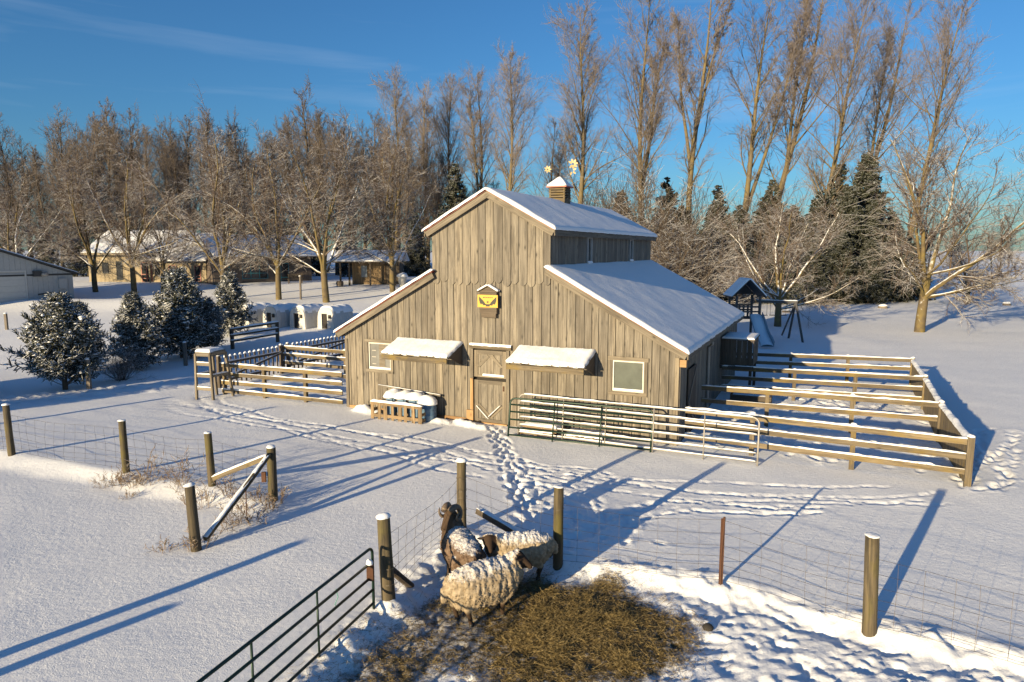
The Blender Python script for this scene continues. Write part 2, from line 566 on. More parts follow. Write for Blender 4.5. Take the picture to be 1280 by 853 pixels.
HAY = np.array([(-2.9, 6.6), (-2.35, 8.4), (-1.95, 9.3), (-1.45, 10.5), (-0.75, 11.5), (0.5, 11.25), (1.7, 11.15), (2.6, 10.1), (2.45, 9.0), (1.5, 8.3), (0.3, 8.3), (-0.8, 8.7), (-1.3, 8.2), (-2.0, 6.6)])
HAY2 = np.array([(0.2, 11.0), (1.6, 10.95), (2.25, 10.1), (2.0, 9.1), (1.2, 8.6), (0.3, 8.8), (-0.1, 9.6)])
hs = poly_sdf(GX, GY, HAY); hs2 = poly_sdf(GX, GY, HAY2)
wob = np.where(near, 0.55 * fbm(GX * 1.1, GY * 1.1, 3), 0)
dirt = np.clip(0.63 * sstep(0.6, -0.3, hs + wob) + 0.17 * sstep(0.9, -0.5, hs2 + wob), 0, 1.1)
GZ += 0.03 * sstep(0.3, -0.6, hs2) 
GZ -= 0.45 * lump * inner * sstep(0.3, -0.3, hs)

m, nt, bs = newmat('snowy_ground')
at = nt.nodes.new('ShaderNodeAttribute'); at.attribute_name = 'dirt'
tcx = nt.nodes.new('ShaderNodeTexCoord')
f1 = noise(nt, 44, 4, 0.7); f2 = noise(nt, 9, 4, 0.6); f3 = noise(nt, 9.0, 7, 0.8)
ad = nt.nodes.new('ShaderNodeMath'); ad.operation = 'MULTIPLY_ADD'
nt.links.new(f2, ad.inputs[0]); ad.inputs[1].default_value = 1.4; nt.links.new(f1, ad.inputs[2])
# hay litter where dirt + noise passes a threshold
sm = nt.nodes.new('ShaderNodeMath'); sm.operation = 'ADD'
nt.links.new(at.outputs['Fac'], sm.inputs[0]); nt.links.new(f3, sm.inputs[1])
mk = ramp(nt, [(0.0, 0), (1.0, 1)])
mr = nt.nodes.new('ShaderNodeMapRange')
mr.inputs['From Min'].default_value = 0.90; mr.inputs['From Max'].default_value = 1.22
nt.links.new(sm.outputs[0], mr.inputs['Value'])
gate = nt.nodes.new('ShaderNodeMath'); gate.operation = 'MULTIPLY'
nt.links.new(mr.outputs[0], gate.inputs[0])
g2 = nt.nodes.new('ShaderNodeMapRange'); g2.inputs['From Min'].default_value = 0.02; g2.inputs['From Max'].default_value = 0.2
nt.links.new(at.outputs['Fac'], g2.inputs['Value']); nt.links.new(g2.outputs[0], gate.inputs[1])
hc = ramp(nt, [(0.3, (0.02, 0.013, 0.006)), (0.48, (0.085, 0.058, 0.022)), (0.62, (0.17, 0.12, 0.05)), (0.76, (0.36, 0.28, 0.15))])
nt.links.new(noise(nt, 42, 6, 0.85), hc.inputs['Fac'])
col = mixrgb(nt, gate.outputs[0], (0.80, 0.82, 0.85), hc.outputs['Color'])
nt.links.new(col, bs.inputs['Base Color'])
bs.inputs['Roughness'].default_value = 0.75
bs.inputs['Specular IOR Level'].default_value = 0.25
bump(nt, bs, ad.outputs[0], 0.6, 0.017)
ny, nx = GX.shape
idx = np.arange(ny * nx).reshape(ny, nx)
F = np.stack([idx[:-1, :-1], idx[:-1, 1:], idx[1:, 1:], idx[1:, :-1]], -1).reshape(-1, 4)
V = np.stack([GX, GY, GZ], -1).reshape(-1, 3)
go = link('ground', np_mesh('ground', V, F, m, True, {'dirt': dirt}))
tag(go, 'snow covered farmyard ground with animal tracks', kind='structure')
def exact_z(x, y):
    i = int(np.clip(np.searchsorted(gx, x), 1, nx - 1)); j = int(np.clip(np.searchsorted(gy, y), 1, ny - 1))
    return float(GZ[j, i])
# ------------------------------------------------------------------ shared builders
def board(name, parent, o, xd, yd, poly, t, mat):
    """flat board: polygon in local x (along the grain) and y, thickness t along local z"""
    b = MB()
    b.prism(poly, lambda x, y: (x, y, 0), lambda x, y: (x, y, t))
    return b.build(name, mat, parent, mw=frame(o, xd, y=yd))

_snow_i = [0]
def snow_sheet(name, parent, o, ux, uy, lx, ly, t, mat=None, edge=0.08, step=0.12, amp=0.25, scale=1.6, over=0.0, drop=0.02, ribs=0):
    """lumpy layer of snow lying on a rectangle; spans lx by ly from o along ux, uy"""
    _snow_i[0] += 1
    s = _snow_i[0] * 7.7
    nxs = max(5, int(lx / step)); nys = max(5, int(ly / step))
    def ax(l, n):
        a = np.linspace(0, l, n)
        e = min(edge, l / 4)
        return np.unique(np.r_[0, e * 0.12, e * 0.4, e * 0.8, a[(a > e) & (a < l - e)], l - e * 0.8, l - e * 0.4, l - e * 0.12, l])
    X, Y = np.meshgrid(ax(lx, nxs), ax(ly, nys), indexing='ij')
    ex = np.minimum(X, lx - X); ey = np.minimum(Y, ly - Y)
    d = np.minimum(ex, ey) / min(edge, lx / 4, ly / 4)
    prof = np.sqrt(np.clip(1 - (1 - np.clip(d, 0, 1)) ** 2, 0, 1))
    n1 = 1 + amp * 2.2 * fbm(X * scale + s, Y * scale + s * 0.3, 3)
    Z = t * prof * n1 - drop * (d <= 0)
    if ribs:
        Z = Z + 0.012 * prof * (np.abs(((X / lx * ribs) % 1) - 0.5) < 0.12)
    # ragged outline
    jx = over * (1 - prof) * vnoise(Y * 6 + s, X * 6) ; jy = over * (1 - prof) * vnoise(X * 6 + s, Y * 6 + 40)
    Xo = X + np.where(X < lx / 2, -jx, jx) * (ex <= ey + 1e-6); Yo = Y + np.where(Y < ly / 2, -jy, jy) * (ey <= ex + 1e-6)
    a, b = X.shape
    V = np.stack([Xo, Yo, Z], -1).reshape(-1, 3)
    idx = np.arange(a * b).reshape(a, b)
    F = np.stack([idx[:-1, :-1], idx[1:, :-1], idx[1:, 1:], idx[:-1, 1:]], -1).reshape(-1, 4)
    me = np_mesh(name, V, F, mat or M_SNOW)
    return link(name, me, parent, frame(o, ux, y=uy))

def ridge_snow(name, parent, L, w, h, zt, seed=0, miss=0.12):
    """roll of snow lying along the top of a rail; local x along the rail, zt the height of its top"""
    rr = np.random.default_rng(seed)
    n = max(4, int(L / 0.09))
    xs = np.linspace(0.0, L, n)
    hh = h * (0.75 + 1.3 * fbm(xs * 2.3 + seed * 3.1, xs * 0 + seed, 3) + 0.2 * rr.normal(size=n) * 0.5)
    gap = vnoise(xs * 0.9 + seed * 5.3, xs * 0 + 3.3 * seed)
    hh = np.where(gap < miss, hh * 0.12, hh)
    hh = np.clip(hh, 0.004, None)
    hh[0] *= 0.5; hh[-1] *= 0.5
    ww = w * (0.9 + 0.25 * rr.random(n))
    prof = [(-0.5, -0.004), (-0.52, 0.35), (-0.32, 0.85), (0.0, 1.0), (0.32, 0.85), (0.52, 0.35), (0.5, -0.004)]
    V = np.array([[(x, py * ww_, zt + (pz * h_ if pz > 0 else pz)) for py, pz in prof] for x, h_, ww_ in zip(xs, hh, ww)]).reshape(-1, 3)
    k = len(prof)
    idx = np.arange(n * k).reshape(n, k)
    F = np.stack([idx[:-1, :-1], idx[1:, :-1], idx[1:, 1:], idx[:-1, 1:]], -1).reshape(-1, 4)
    V = list(map(tuple, V)); F = [tuple(map(int, f)) for f in F]
    F.append(tuple(range(k))); F.append(tuple(range((n - 1) * k, n * k))[::-1])
    me = bpy.data.meshes.new(name); me.from_pydata(V, [], F)
    me.polygons.foreach_set('use_smooth', [True] * len(F))
    me.materials.append(M_SNOW)
    return link(name, me, parent)

_rail_i = [0]
def rail(name, parent, p0, p1, th, ht, mat, snow=0.045, base=(0, 0, 0), miss=0.12):
    """plank on edge between two points (centre line at mid height)"""
    _rail_i[0] += 1
    p0 = Vector(p0) - Vector(base); p1 = Vector(p1) - Vector(base)
    L = (p1 - p0).length
    b = MB()
    n = max(2, int(L / 0.6) + 1)
    # slightly bowed and twisted plank
    rr = random.Random(_rail_i[0])
    vs, fs = [], []
    bow = rr.uniform(-1, 1) * 0.006 * L / 3; bowz = rr.uniform(-1, 0.4) * 0.008 * L / 3
    for i in range(n):
        t = i / (n - 1); q = 4 * t * (1 - t)
        for (yy, zz) in ((-0.5, -0.5), (0.5, -0.5), (0.5, 0.5), (-0.5, 0.5)):
            vs.append((t * L, yy * th + bow * q, zz * ht + bowz * q))
    for i in range(n - 1):
        for k in range(4):
            k2 = (k + 1) % 4
            fs.append((i * 4 + k, i * 4 + k2, (i + 1) * 4 + k2, (i + 1) * 4 + k))
    fs.append((3, 2, 1, 0)); fs.append(tuple(range((n - 1) * 4, n * 4)))
    b.add(vs, fs)
    o = b.build(name, mat, parent, mw=frame(p0, p1 - p0, z=(0, 0, 1)))
    if snow:
        ridge_snow('snow', o, L, th * 1.15, snow, ht / 2 + bowz * 0.6, _rail_i[0], miss)
    return o

def dome(name, parent, r, h, z, mat=None, seed=0, sides=10):
    """cap of snow"""
    rr = np.random.default_rng(seed + 91)
    prof = [(1.02, -0.005), (1.12, 0.12), (1.05, 0.45), (0.82, 0.78), (0.45, 0.96), (0.02, 1.0)]
    V = []; F = []
    for i, (pr, pz) in enumerate(prof):
        for k in range(sides):
            a = 2 * math.pi * k / sides
            j = 1 + 0.10 * math.sin(2 * a + seed) + 0.05 * rr.normal() * (i < 4)
            V.append((r * pr * j * math.cos(a), r * pr * j * math.sin(a), z + h * pz * (1 + 0.08 * math.cos(a + seed))))
    for i in range(len(prof) - 1):
        for k in range(sides):
            k2 = (k + 1) % sides
            F.append((i * sides + k, i * sides + k2, (i + 1) * sides + k2, (i + 1) * sides + k))
    F.append(tuple(range(sides))[::-1]); F.append(tuple(range((len(prof) - 1) * sides, len(prof) * sides)))
    me = bpy.data.meshes.new(name); me.from_pydata(V, [], F)
    me.polygons.foreach_set('use_smooth', [True] * len(F))
    me.materials.append(mat or M_SNOW)
    return link(name, me, parent)

_post_i = [0]
def round_post(name, parent, x, y, h, r, mat, lean=(0, 0), snow=0.06, base=(0, 0, 0), sides=12):
    """log post: local x runs up the post"""
    _post_i[0] += 1
    rr = random.Random(_post_i[0] * 3)
    zb = exact_z(x, y)
    z0 = zb - 0.35
    b = MB()
    n = 8; L = h + 0.35
    pts, rad = [], []
    w1, w2 = rr.uniform(-1, 1) * 0.012, rr.uniform(-1, 1) * 0.012
    for i in range(n):
        t = i / (n - 1)
        pts.append((t * L, w1 * math.sin(t * 4 + w2 * 90), w2 * math.sin(t * 3 + w1 * 90)))
        rad.append(r * (1.06 - 0.1 * t) * (1 + rr.uniform(-0.03, 0.03)))
    b.tube(pts, rad, sides)
    b.v = [(v[0], v[1] * (1 + 0.05 * math.sin(v[0] * 3)), v[2]) for v in b.v]
    xd = Vector((lean[0], lean[1], 1)).normalized()
    o = b.build(name, mat, parent, smooth=False, mw=frame(Vector((x, y, z0)) - Vector(base), xd, y=(0, 1, 0)))
    me = o.data
    me.polygons.foreach_set('use_smooth', [len(p.vertices) == 4 for p in me.polygons])
    if snow:
        s = dome('snow_cap', o, rad[-1], snow, 0.0, seed=_post_i[0])
        s.matrix_basis = frame(Vector((L, pts[-1][1], pts[-1][2])), (0, 0, 1), y=(0, 1, 0)) if False else Matrix.Translation((L - 0.004, pts[-1][1], pts[-1][2])) @ Matrix.Rotation(R(90), 4, 'Y')
    return o

def square_post(name, parent, x, y, h, w, mat, snow=0.04, base=(0, 0, 0), rz=0.0, zb=None):
    zb = exact_z(x, y) if zb is None else zb
    L = h + 0.3
    b = MB().box(0, L, -w / 2, w / 2, -w / 2, w / 2)
    o = b.build(name, mat, parent, mw=Matrix.Translation(Vector((x, y, zb - 0.3)) - Vector(base)) @ Matrix.Rotation(rz, 4, 'Z') @ Matrix.Rotation(R(-90), 4, 'Y'))
    if snow:
        _post_i[0] += 1
        s = dome('snow_cap', o, w * 0.58, snow, 0.0, seed=_post_i[0], sides=8)
        s.matrix_basis = Matrix.Translation((L - 0.004, 0, 0)) @ Matrix.Rotation(R(90), 4, 'Y')
    return o

# ------------------------------------------------------------------ barn
barn = thing('barn', 'weathered board barn with raised centre roof, lean-to wings and snow on its roofs', 'barn', (BARN_A[0], BARN_A[1], 0), BTH)
UC, UW, SL, OE, OV = 5.67, 1.99, 0.546, 0.24, 0.25
EH, PH, UH = 2.71, 7.35, 6.14
U0, U1 = UC - UW, UC + UW
def lo_top(s):
    if s < UC:
        return EH + SL * (s + OE)
    return EH + SL * (BW + OE - s)
def up_top(s):
    return PH - SL * abs(s - UC)
JT = 0.15   # roof build-up above the boards
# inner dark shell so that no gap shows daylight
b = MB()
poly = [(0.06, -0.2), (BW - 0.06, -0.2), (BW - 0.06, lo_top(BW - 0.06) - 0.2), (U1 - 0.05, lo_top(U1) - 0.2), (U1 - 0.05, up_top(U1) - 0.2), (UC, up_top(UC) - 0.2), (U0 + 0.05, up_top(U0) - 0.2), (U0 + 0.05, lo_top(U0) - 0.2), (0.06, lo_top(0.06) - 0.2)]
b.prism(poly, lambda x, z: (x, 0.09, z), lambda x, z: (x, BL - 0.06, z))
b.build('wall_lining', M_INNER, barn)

br = random.Random(21)
def fboard(s0, s1, zb, ztop, t, off, name='wall_board', mat=M_SIDING, scallop=False, zb2=None):
    """vertical board on the front; ztop is a function of s"""
    zt0, zt1 = ztop(s0), ztop(s1)
    kinks = [s for s in (UC,) if s0 < s < s1] if scallop else []
    w = s1 - s0
    if scallop:
        n = 6
        low = [(zb + w * 0.42 * (1 - math.sin(math.pi * i / n) ** 0.8), s0 + w * i / n) for i in range(n + 1)]
    else:
        low = [(zb, s0), (zb2 if zb2 is not None else zb, s1)]
    top = [(zt1, s1)] + [(ztop(k), k) for k in kinks] + [(zt0, s0)]
    poly = [(z, -(s - s0)) for z, s in low + top]
    return board(name, barn, (s0, -off, 0), (0, 0, 1), (-1, 0, 0), poly[::-1], t, mat)

OPEN = [(0.98, 1.95, 1.43, 2.40), (9.65, 10.63, 1.41, 2.36), (5.06, 6.30, -0.3, 2.44)]
s = 0.0
while s < BW - 0.05:
    w = br.uniform(0.205, 0.29)
    e = min(BW, s + w)
    if BW - e < 0.1: e = BW
    a, bb = s + 0.009, e - 0.009
    cuts = sorted({a, bb} | {q for o in OPEN for q in o[:2] if a < q < bb})
    t = br.uniform(0.022, 0.034); of = br.uniform(-0.004, 0.006)
    for c0, c1 in zip(cuts[:-1], cuts[1:]):
        if c1 - c0 < 0.02: continue
        mid = (c0 + c1) / 2
        zt = (lambda q: lo_top(q) - JT) if (mid < U0 or mid > U1) else (lambda q: 4.75)
        zz = -0.12
        segs = [(zz, zt)]
        for o in OPEN:
            if o[0] <= mid <= o[1]:
                segs = [(zz, (lambda q, o=o: o[2])), (o[3], zt)] if o[2] > 0 else [(o[3], zt)]
        for z0, f in segs:
            fboard(c0, c1, z0, f, t, of)
    s = e
s = U0 - 0.06
while s < U1 + 0.05:
    w = br.uniform(0.255, 0.30)
    e = s + w
    if U1 + 0.06 - e < 0.14: e = U1 + 0.06
    fboard(s + 0.008, e - 0.008, 4.44 + br.uniform(-0.05, 0.06), lambda q: up_top(q) - JT, br.uniform(0.024, 0.034), 0.036, scallop=True)
    s = e
# side walls ---------------------------------------------------------
def sboard(y0, y1, zb, zt, x, t, mat=M_SIDING, out=1, name='wall_board'):
    xd, yd = (0, 0, 1), (0, out, 0)
    poly = [(zb, 0), (zt, 0), (zt, out * (y1 - y0) * out), (zb, out * (y1 - y0) * out)]
    poly = [(zb, 0), (zb, y1 - y0), (zt, y1 - y0), (zt, 0)]
    if out > 0:
        return board(name, barn, (x, y0, 0), (0, 0, 1), (0, 1, 0), poly, -t, mat)
    return board(name, barn, (x, y0, 0), (0, 0, 1), (0, 1, 0), poly, t, mat)
y = 0.0
while y < BL - 0.05:
    e = min(BL, y + br.uniform(0.2, 0.28))
    if not (1.0 < (y + e) / 2 < 2.3):
        sboard(y + 0.005, e - 0.005, -0.12, EH - 0.16, BW - 0.02, br.uniform(0.022, 0.034))
    else:
        sboard(y + 0.005, e - 0.005, 2.05, EH - 0.16, BW - 0.02, br.uniform(0.022, 0.034))
    y = e
y = 0.0
while y < BL - 0.05:
    e = min(BL, y + br.uniform(0.25, 0.34))
    m_ = (y + e) / 2
    if not (3.22 < m_ < 3.78 or 8.62 < m_ < 9.2):
        sboard(y + 0.005, e - 0.005, 4.55, UH - 0.05, U1 + 0.03, br.uniform(0.022, 0.03))
    else:
        sboard(y + 0.005, e - 0.005, 4.55, 5.02, U1 + 0.03, 0.026)
    y = e
y = 0.0
while y < BL - 0.05:     # hidden west side, wide boards
    e = min(BL, y + 0.5)
    sboard(y + 0.005, e - 0.005, -0.12, EH - 0.16, 0.02, 0.03, out=-1)
    sboard(y + 0.005, e - 0.005, 4.55, UH - 0.05, U0 - 0.03, 0.026, out=-1)
    y = e
s = 0.0
while s < BW - 0.05:     # hidden back gable
    e = min(BW, s + 0.45); mid = (s + e) / 2
    zt = lo_top(mid) - 0.28 if (mid < U0 or mid > U1) else up_top(mid) - 0.3
    board('wall_board', barn, (s + 0.004, BL - 0.03, 0), (0, 0, 1), (1, 0, 0), [(-0.12, 0), (-0.12, e - s - 0.008), (zt, e - s - 0.008), (zt, 0)], 0.03, M_SIDING)
    s = e
# roofs ----------------------------------------------------------------
def roof(sa, za, sb, zb, overlap=0.0):
    """slope from its low edge (sa, za) to its high edge (sb, zb)"""
    d = Vector((sb - sa, 0, zb - za)); L = d.length; d.normalize()
    n = Vector((-d.z, 0, d.x)) if sb > sa else Vector((d.z, 0, -d.x))
    if n.z < 0: n = -n
    b = MB()
    yl = BL + 2 * OV
    o = Vector((sa, -OV, za))
    b.box(0, L, 0, yl, -0.05, 0.0)
    for k in range(int(yl / 0.3)):      # ribs of the sheet metal
        b.box(0.002, L - 0.002, k * 0.3 + 0.1, k * 0.3 + 0.13, 0.0, 0.018)
    yd = (0, 1, 0) if sb < sa else (0, 1, 0)
    mw = frame(o, d, y=(0, 1, 0))
    flip = mw.col[2].z < 0
    if flip:
        b.v = [(v[0], v[1], -v[2]) for v in b.v]
    ro = b.build('roof', M_REDROOF, barn, mw=mw)
    # frame in which the snow lies: z must point up
    if not flip:
        snow_sheet('snow', ro, Vector((-0.03, -0.03, 0.0)), (1, 0, 0), (0, 1, 0), L + 0.05, yl + 0.06, 0.085, M_ROOFSNOW, edge=0.10, step=0.13, amp=0.25, scale=1.1, over=0.05)
    else:
        snow_sheet('snow', ro, Vector((L + 0.02, -0.03, 0.0)), (-1, 0, 0), (0, 1, 0), L + 0.05, yl + 0.06, 0.085, M_ROOFSNOW, edge=0.10, step=0.13, amp=0.25, scale=1.1, over=0.05)
    return ro
roof(-OE, EH, U0 + 0.02, lo_top(U0 + 0.02))
roof(BW + OE, EH, U1 - 0.02, lo_top(U1 - 0.02))
roof(U0 - OE, UH, UC, PH)
roof(U1 + OE, UH, UC, PH)
# rake boards on the front and back edges, fascia along the eaves
def rake(sa, za, sb, zb, y, hgt=0.19):
    a = Vector((sa, y, za - 0.05)); c = Vector((sb, y, zb - 0.05)); L = (c - a).length
    board('rake_board', barn, a, c - a, (0, 0, -1), [(0, 0), (L, 0), (L, hgt), (0, hgt)], 0.035 * (1 if sb > sa else -1), M_TRIM)
for yy in (-OV + 0.035, BL + OV - 0.002):
    rake(-OE, EH, U0, lo_top(U0), yy); rake(BW + OE, EH, U1, lo_top(U1), yy)
    rake(U0 - OE, UH, UC, PH, yy); rake(U1 + OE, UH, UC, PH, yy)
for x, z in ((-OE, EH), (BW + OE, EH), (U0 - OE, UH), (U1 + OE, UH)):
    board('fascia_board', barn, (x - 0.02 if x > UC else x - 0.015, -OV + 0.04, z - 0.21), (0, 1, 0), (0, 0, 1), [(0, 0), (BL + 2 * OV - 0.08, 0), (BL + 2 * OV - 0.08, 0.155), (0, 0.155)], 0.03, M_TRIM)
# frieze boards directly under the rake (soffit look)
def soffit(sa, za, sb, zb):
    a = Vector((sa, -OV + 0.04, za - 0.11)); c = Vector((sb, -OV + 0.04, zb - 0.11))
    board('soffit', barn, a, c - a, (0, 1, 0), [(0, 0), ((c - a).length, 0), ((c - a).length, OV - 0.045), (0, OV - 0.045)], 0.02, M_TRIM)
soffit(-OE, EH, U0, lo_top(U0)); soffit(BW + OE, EH, U1, lo_top(U1)); soffit(U0 - OE, UH, UC, PH); soffit(U1 + OE, UH, UC, PH)
# end plates of the lean-to beams
for x0 in (BW, ):
    MB().box(x0 + 0.02, x0 + 0.2, -OV + 0.05, 0.0, EH - 0.42, EH - 0.22).build('beam_end', M_NEWWOOD, barn)
for x0 in (0.02, BW - 0.14):
    board('corner_board', barn, (x0, -0.045, -0.1), (0, 0, 1), (-1, 0, 0), [(0, 0), (0, -0.12), (lo_top(x0) - 0.3, -0.12), (lo_top(x0) - 0.3, 0)][::-1], 0.02, M_TRIM)

# windows -----------------------------------------------------------
def glassmat(name, col, rough=0.12):
    m, nt, bs = newmat(name)
    f = noise(nt, 3.0, 3)
    r = ramp(nt, [(0.3, [c * 0.7 for c in col]), (0.7, col)])
    nt.links.new(f, r.inputs['Fac']); nt.links.new(r.outputs['Color'], bs.inputs['Base Color'])
    bs.inputs['Roughness'].default_value = rough
    return m
M_PANE_G = glassmat('grey_green_pane', (0.085, 0.10, 0.085), 0.25)
M_PANE_D = glassmat('dark_pane', (0.03, 0.035, 0.04), 0.08)
M_WHITE = plain('white_paint', (0.74, 0.70, 0.62), 0.5)
def barn_window(s0, s1, z0, z1, pane):
    w = thing('window', None, None); w.parent = barn
    for nm, (a, c, d, e) in {'top': (s0 - 0.13, s1 + 0.13, z1, z1 + 0.11), 'bot': (s0 - 0.10, s1 + 0.10, z0 - 0.11, z0), 'l': (s0 - 0.10, s0, z0, z1), 'r': (s1, s1 + 0.10, z0, z1)}.items():
        if nm in 'lr':
            board('casing', w, (a, -0.045, d), (0, 0, 1), (-1, 0, 0), [(0, 0), (0, -(c - a)), (e - d, -(c - a)), (e - d, 0)][::-1], 0.03, M_TRIM)
        else:
            board('casing', w, (a, -0.048, d), (1, 0, 0), (0, 0, 1), [(0, 0), (c - a, 0), (c - a, e - d), (0, e - d)], 0.03, M_TRIM)
    f = MB()
    t = 0.045
    f.box(s0, s1, -0.035, 0.02, z0, z0 + t); f.box(s0, s1, -0.035, 0.02, z1 - t, z1)
    f.box(s0, s0 + t, -0.034, 0.02, z0 + t, z1 - t); f.box(s1 - t, s1, -0.034, 0.02, z0 + t, z1 - t)
    f.build('frame', M_WHITE, w)
    MB().box(s0 + t, s1 - t, 0.0, 0.012, z0 + t, z1 - t).build('pane', pane, w)
    snow_sheet('snow', w, (s0 + 0.01, -0.035, z0 + t), (1, 0, 0), (0, 1, 0), s1 - s0 - 0.02, 0.04, 0.035, edge=0.01, step=0.05)
    return w
w1 = barn_window(1.0, 1.93, 1.45, 2.38, glassmat('pale_reflection_pane', (0.20, 0.20, 0.19), 0.15))  # pale pane colour paints in the greyish-white reflection on the glass
for k, (x, z) in enumerate(((1.13, 1.62), (1.12, 1.86), (1.13, 2.08))):   # things behind the glass show pale
    MB().box(x, x + 0.16, -0.006, -0.003, z, z + 0.03).build('shelf_edge', M_GALV, w1)
MB().box(1.42, 1.66, -0.008, -0.003, 1.5, 2.33).build('reflection_strip', M_TRIM, w1)  # wood-coloured strip painting the reflection of wood in the glass
barn_window(9.67, 10.61, 1.43, 2.34, M_PANE_G)
M_CLERE = plain('grey_window_paint', (0.42, 0.42, 0.41), 0.7)
for y0 in (3.25, 8.65):
    w = thing('window', None, None); w.parent = barn
    x = U1 + 0.03
    f = MB(); f.box(x - 0.02, x + 0.06, y0, y0 + 0.1, 5.05, 6.0).box(x - 0.02, x + 0.06, y0 + 0.42, y0 + 0.52, 5.05, 6.0).box(x - 0.02, x + 0.06, y0 + 0.1, y0 + 0.42, 5.9, 6.0)
    f.box(x - 0.02, x + 0.09, y0 - 0.02, y0 + 0.54, 4.98, 5.05)
    f.build('frame', M_CLERE, w)
    MB().box(x - 0.02, x - 0.005, y0 + 0.1, y0 + 0.42, 5.05, 5.9).build('pane', M_PANE_D, w)
    snow_sheet('snow', w, (x + 0.09, y0 + 0.02, 5.05), (0, 1, 0), (-1, 0, 0), 0.48, 0.10, 0.09, edge=0.02, step=0.05)

# dutch door ----------------------------------------------------------
def vboards(parent, s0, s1, z0, z1, y, n, mat, t=0.03):
    for k in range(n):
        a = s0 + (s1 - s0) * k / n + 0.004; c = s0 + (s1 - s0) * (k + 1) / n - 0.004
        board('plank', parent, (a, y, z0), (0, 0, 1), (-1, 0, 0), [(0, 0), (0, -(c - a)), (z1 - z0, -(c - a)), (z1 - z0, 0)][::-1], t, mat)
def hboard(parent, name, s0, s1, z0, z1, y, t, mat):
    return board(name, parent, (s0, y, z0), (1, 0, 0), (0, 0, 1), [(0, 0), (s1 - s0, 0), (s1 - s0, z1 - z0), (0, z1 - z0)], t, mat)
def vboard(parent, name, s0, s1, z0, z1, y, t, mat):
    return board(name, parent, (s0, y, z0), (0, 0, 1), (-1, 0, 0), [(0, 0), (0, -(s1 - s0)), (z1 - z0, -(s1 - s0)), (z1 - z0, 0)][::-1], t, mat)
def dboard(parent, name, sa, za, sb, zb, wd, y, t, mat):
    d = Vector((sb - sa, 0, zb - za)); L = d.length; d.normalize()
    up = Vector((-d.z, 0, d.x))
    o = Vector((sa, y, za)) - up * wd / 2
    if d.cross(up).y > 0: t = -t
    return board(name, parent, o, d, up, [(0, 0), (L, 0), (L, wd), (0, wd)], t, mat)
dl, dr = 5.12, 6.24
for nm, z0, z1 in (('upper', 1.50, 2.36), ('lower', 0.05, 1.40)):
    d = thing('door', None, None); d.parent = barn
    d['label'] = nm + ' half of the dutch door'
    vboards(d, dl, dr, z0, z1, 0.005, 5, M_SIDING)
    vboard(d, 'stile', dl, dl + 0.13, z0, z1, -0.028, 0.022, M_TRIM); vboard(d, 'stile', dr - 0.13, dr, z0, z1, -0.028, 0.022, M_TRIM)
    if nm == 'upper':
        hboard(d, 'rail', dl + 0.135, dr - 0.135, z1 - 0.13, z1, -0.028, 0.022, M_TRIM)
        hboard(d, 'rail', dl + 0.135, dr - 0.135, z0, z0 + 0.07, -0.028, 0.022, M_TRIM)
        dboard(d, 'brace', dl + 0.15, z1 - 0.52, dl + 0.50, z1 - 0.17, 0.09, -0.028, 0.02, M_TRIM)
        dboard(d, 'brace', dr - 0.15, z1 - 0.52, dr - 0.50, z1 - 0.17, 0.09, -0.028, 0.02, M_TRIM)
        snow_sheet('snow', d, (dl + 0.3, -0.062, z0 + 0.07), (1, 0, 0), (0, 1, 0), 0.75, 0.05, 0.04, edge=0.015, step=0.05)
    else:
        hboard(d, 'rail', dl + 0.135, dr - 0.135, z1 - 0.12, z1, -0.028, 0.022, M_TRIM)
        hboard(d, 'rail', dl + 0.135, dr - 0.135, z0, z0 + 0.10, -0.028, 0.022, M_TRIM)
        for sgn, e in ((1, dl), (-1, dr)):
            o = dboard(d, 'brace', e + sgn * 0.14, z0 + 0.56, (dl + dr) / 2, z0 + 0.16, 0.10, -0.028, 0.02, M_TRIM)
            ridge_snow('snow', o, o.dimensions.x if o.dimensions.x else 0.5, 0.02, 0.012, 0.1, 5)
        MB().box(dr - 0.10, dr - 0.06, -0.075, -0.05, 1.10, 1.26).build('latch', M_RUST, d)
fr = thing('door_frame', None, None); fr.parent = barn
lt = hboard(fr, 'lintel', 4.98, 6.44, 2.42, 2.56, -0.05, 0.06, M_RAIL)
snow_sheet('snow', lt, (0, 0.14, 0), (1, 0, 0), (0, 0, 1), 1.46, 0.07, 0.05, edge=0.02, step=0.06, ribs=5)
vboard(fr, 'jamb', 6.26, 6.36, 0.0, 2.40, -0.045, 0.03, M_TRIM)
vboard(fr, 'jamb', 5.0, 5.10, 1.46, 2.40, -0.045, 0.05, M_TRIM)
vboard(fr, 'jamb', 4.99, 5.09, 0.42, 1.44, -0.045, 0.05, M_NEWWOOD)
vboard(fr, 'jamb_block', 4.86, 5.10, -0.05, 0.40, -0.05, 0.07, M_NEWWOOD)
hboard(fr, 'threshold', 5.12, 6.30, -0.05, 0.05, -0.05, 0.08, M_NEWWOOD)
hboard(barn, 'skirt_board', 3.65, 4.84, -0.08, 0.12, -0.042, 0.035, M_NEWWOOD)
hboard(barn, 'skirt_board', 0.15, 1.75, -0.08, 0.10, -0.042, 0.03, M_NEWWOOD)

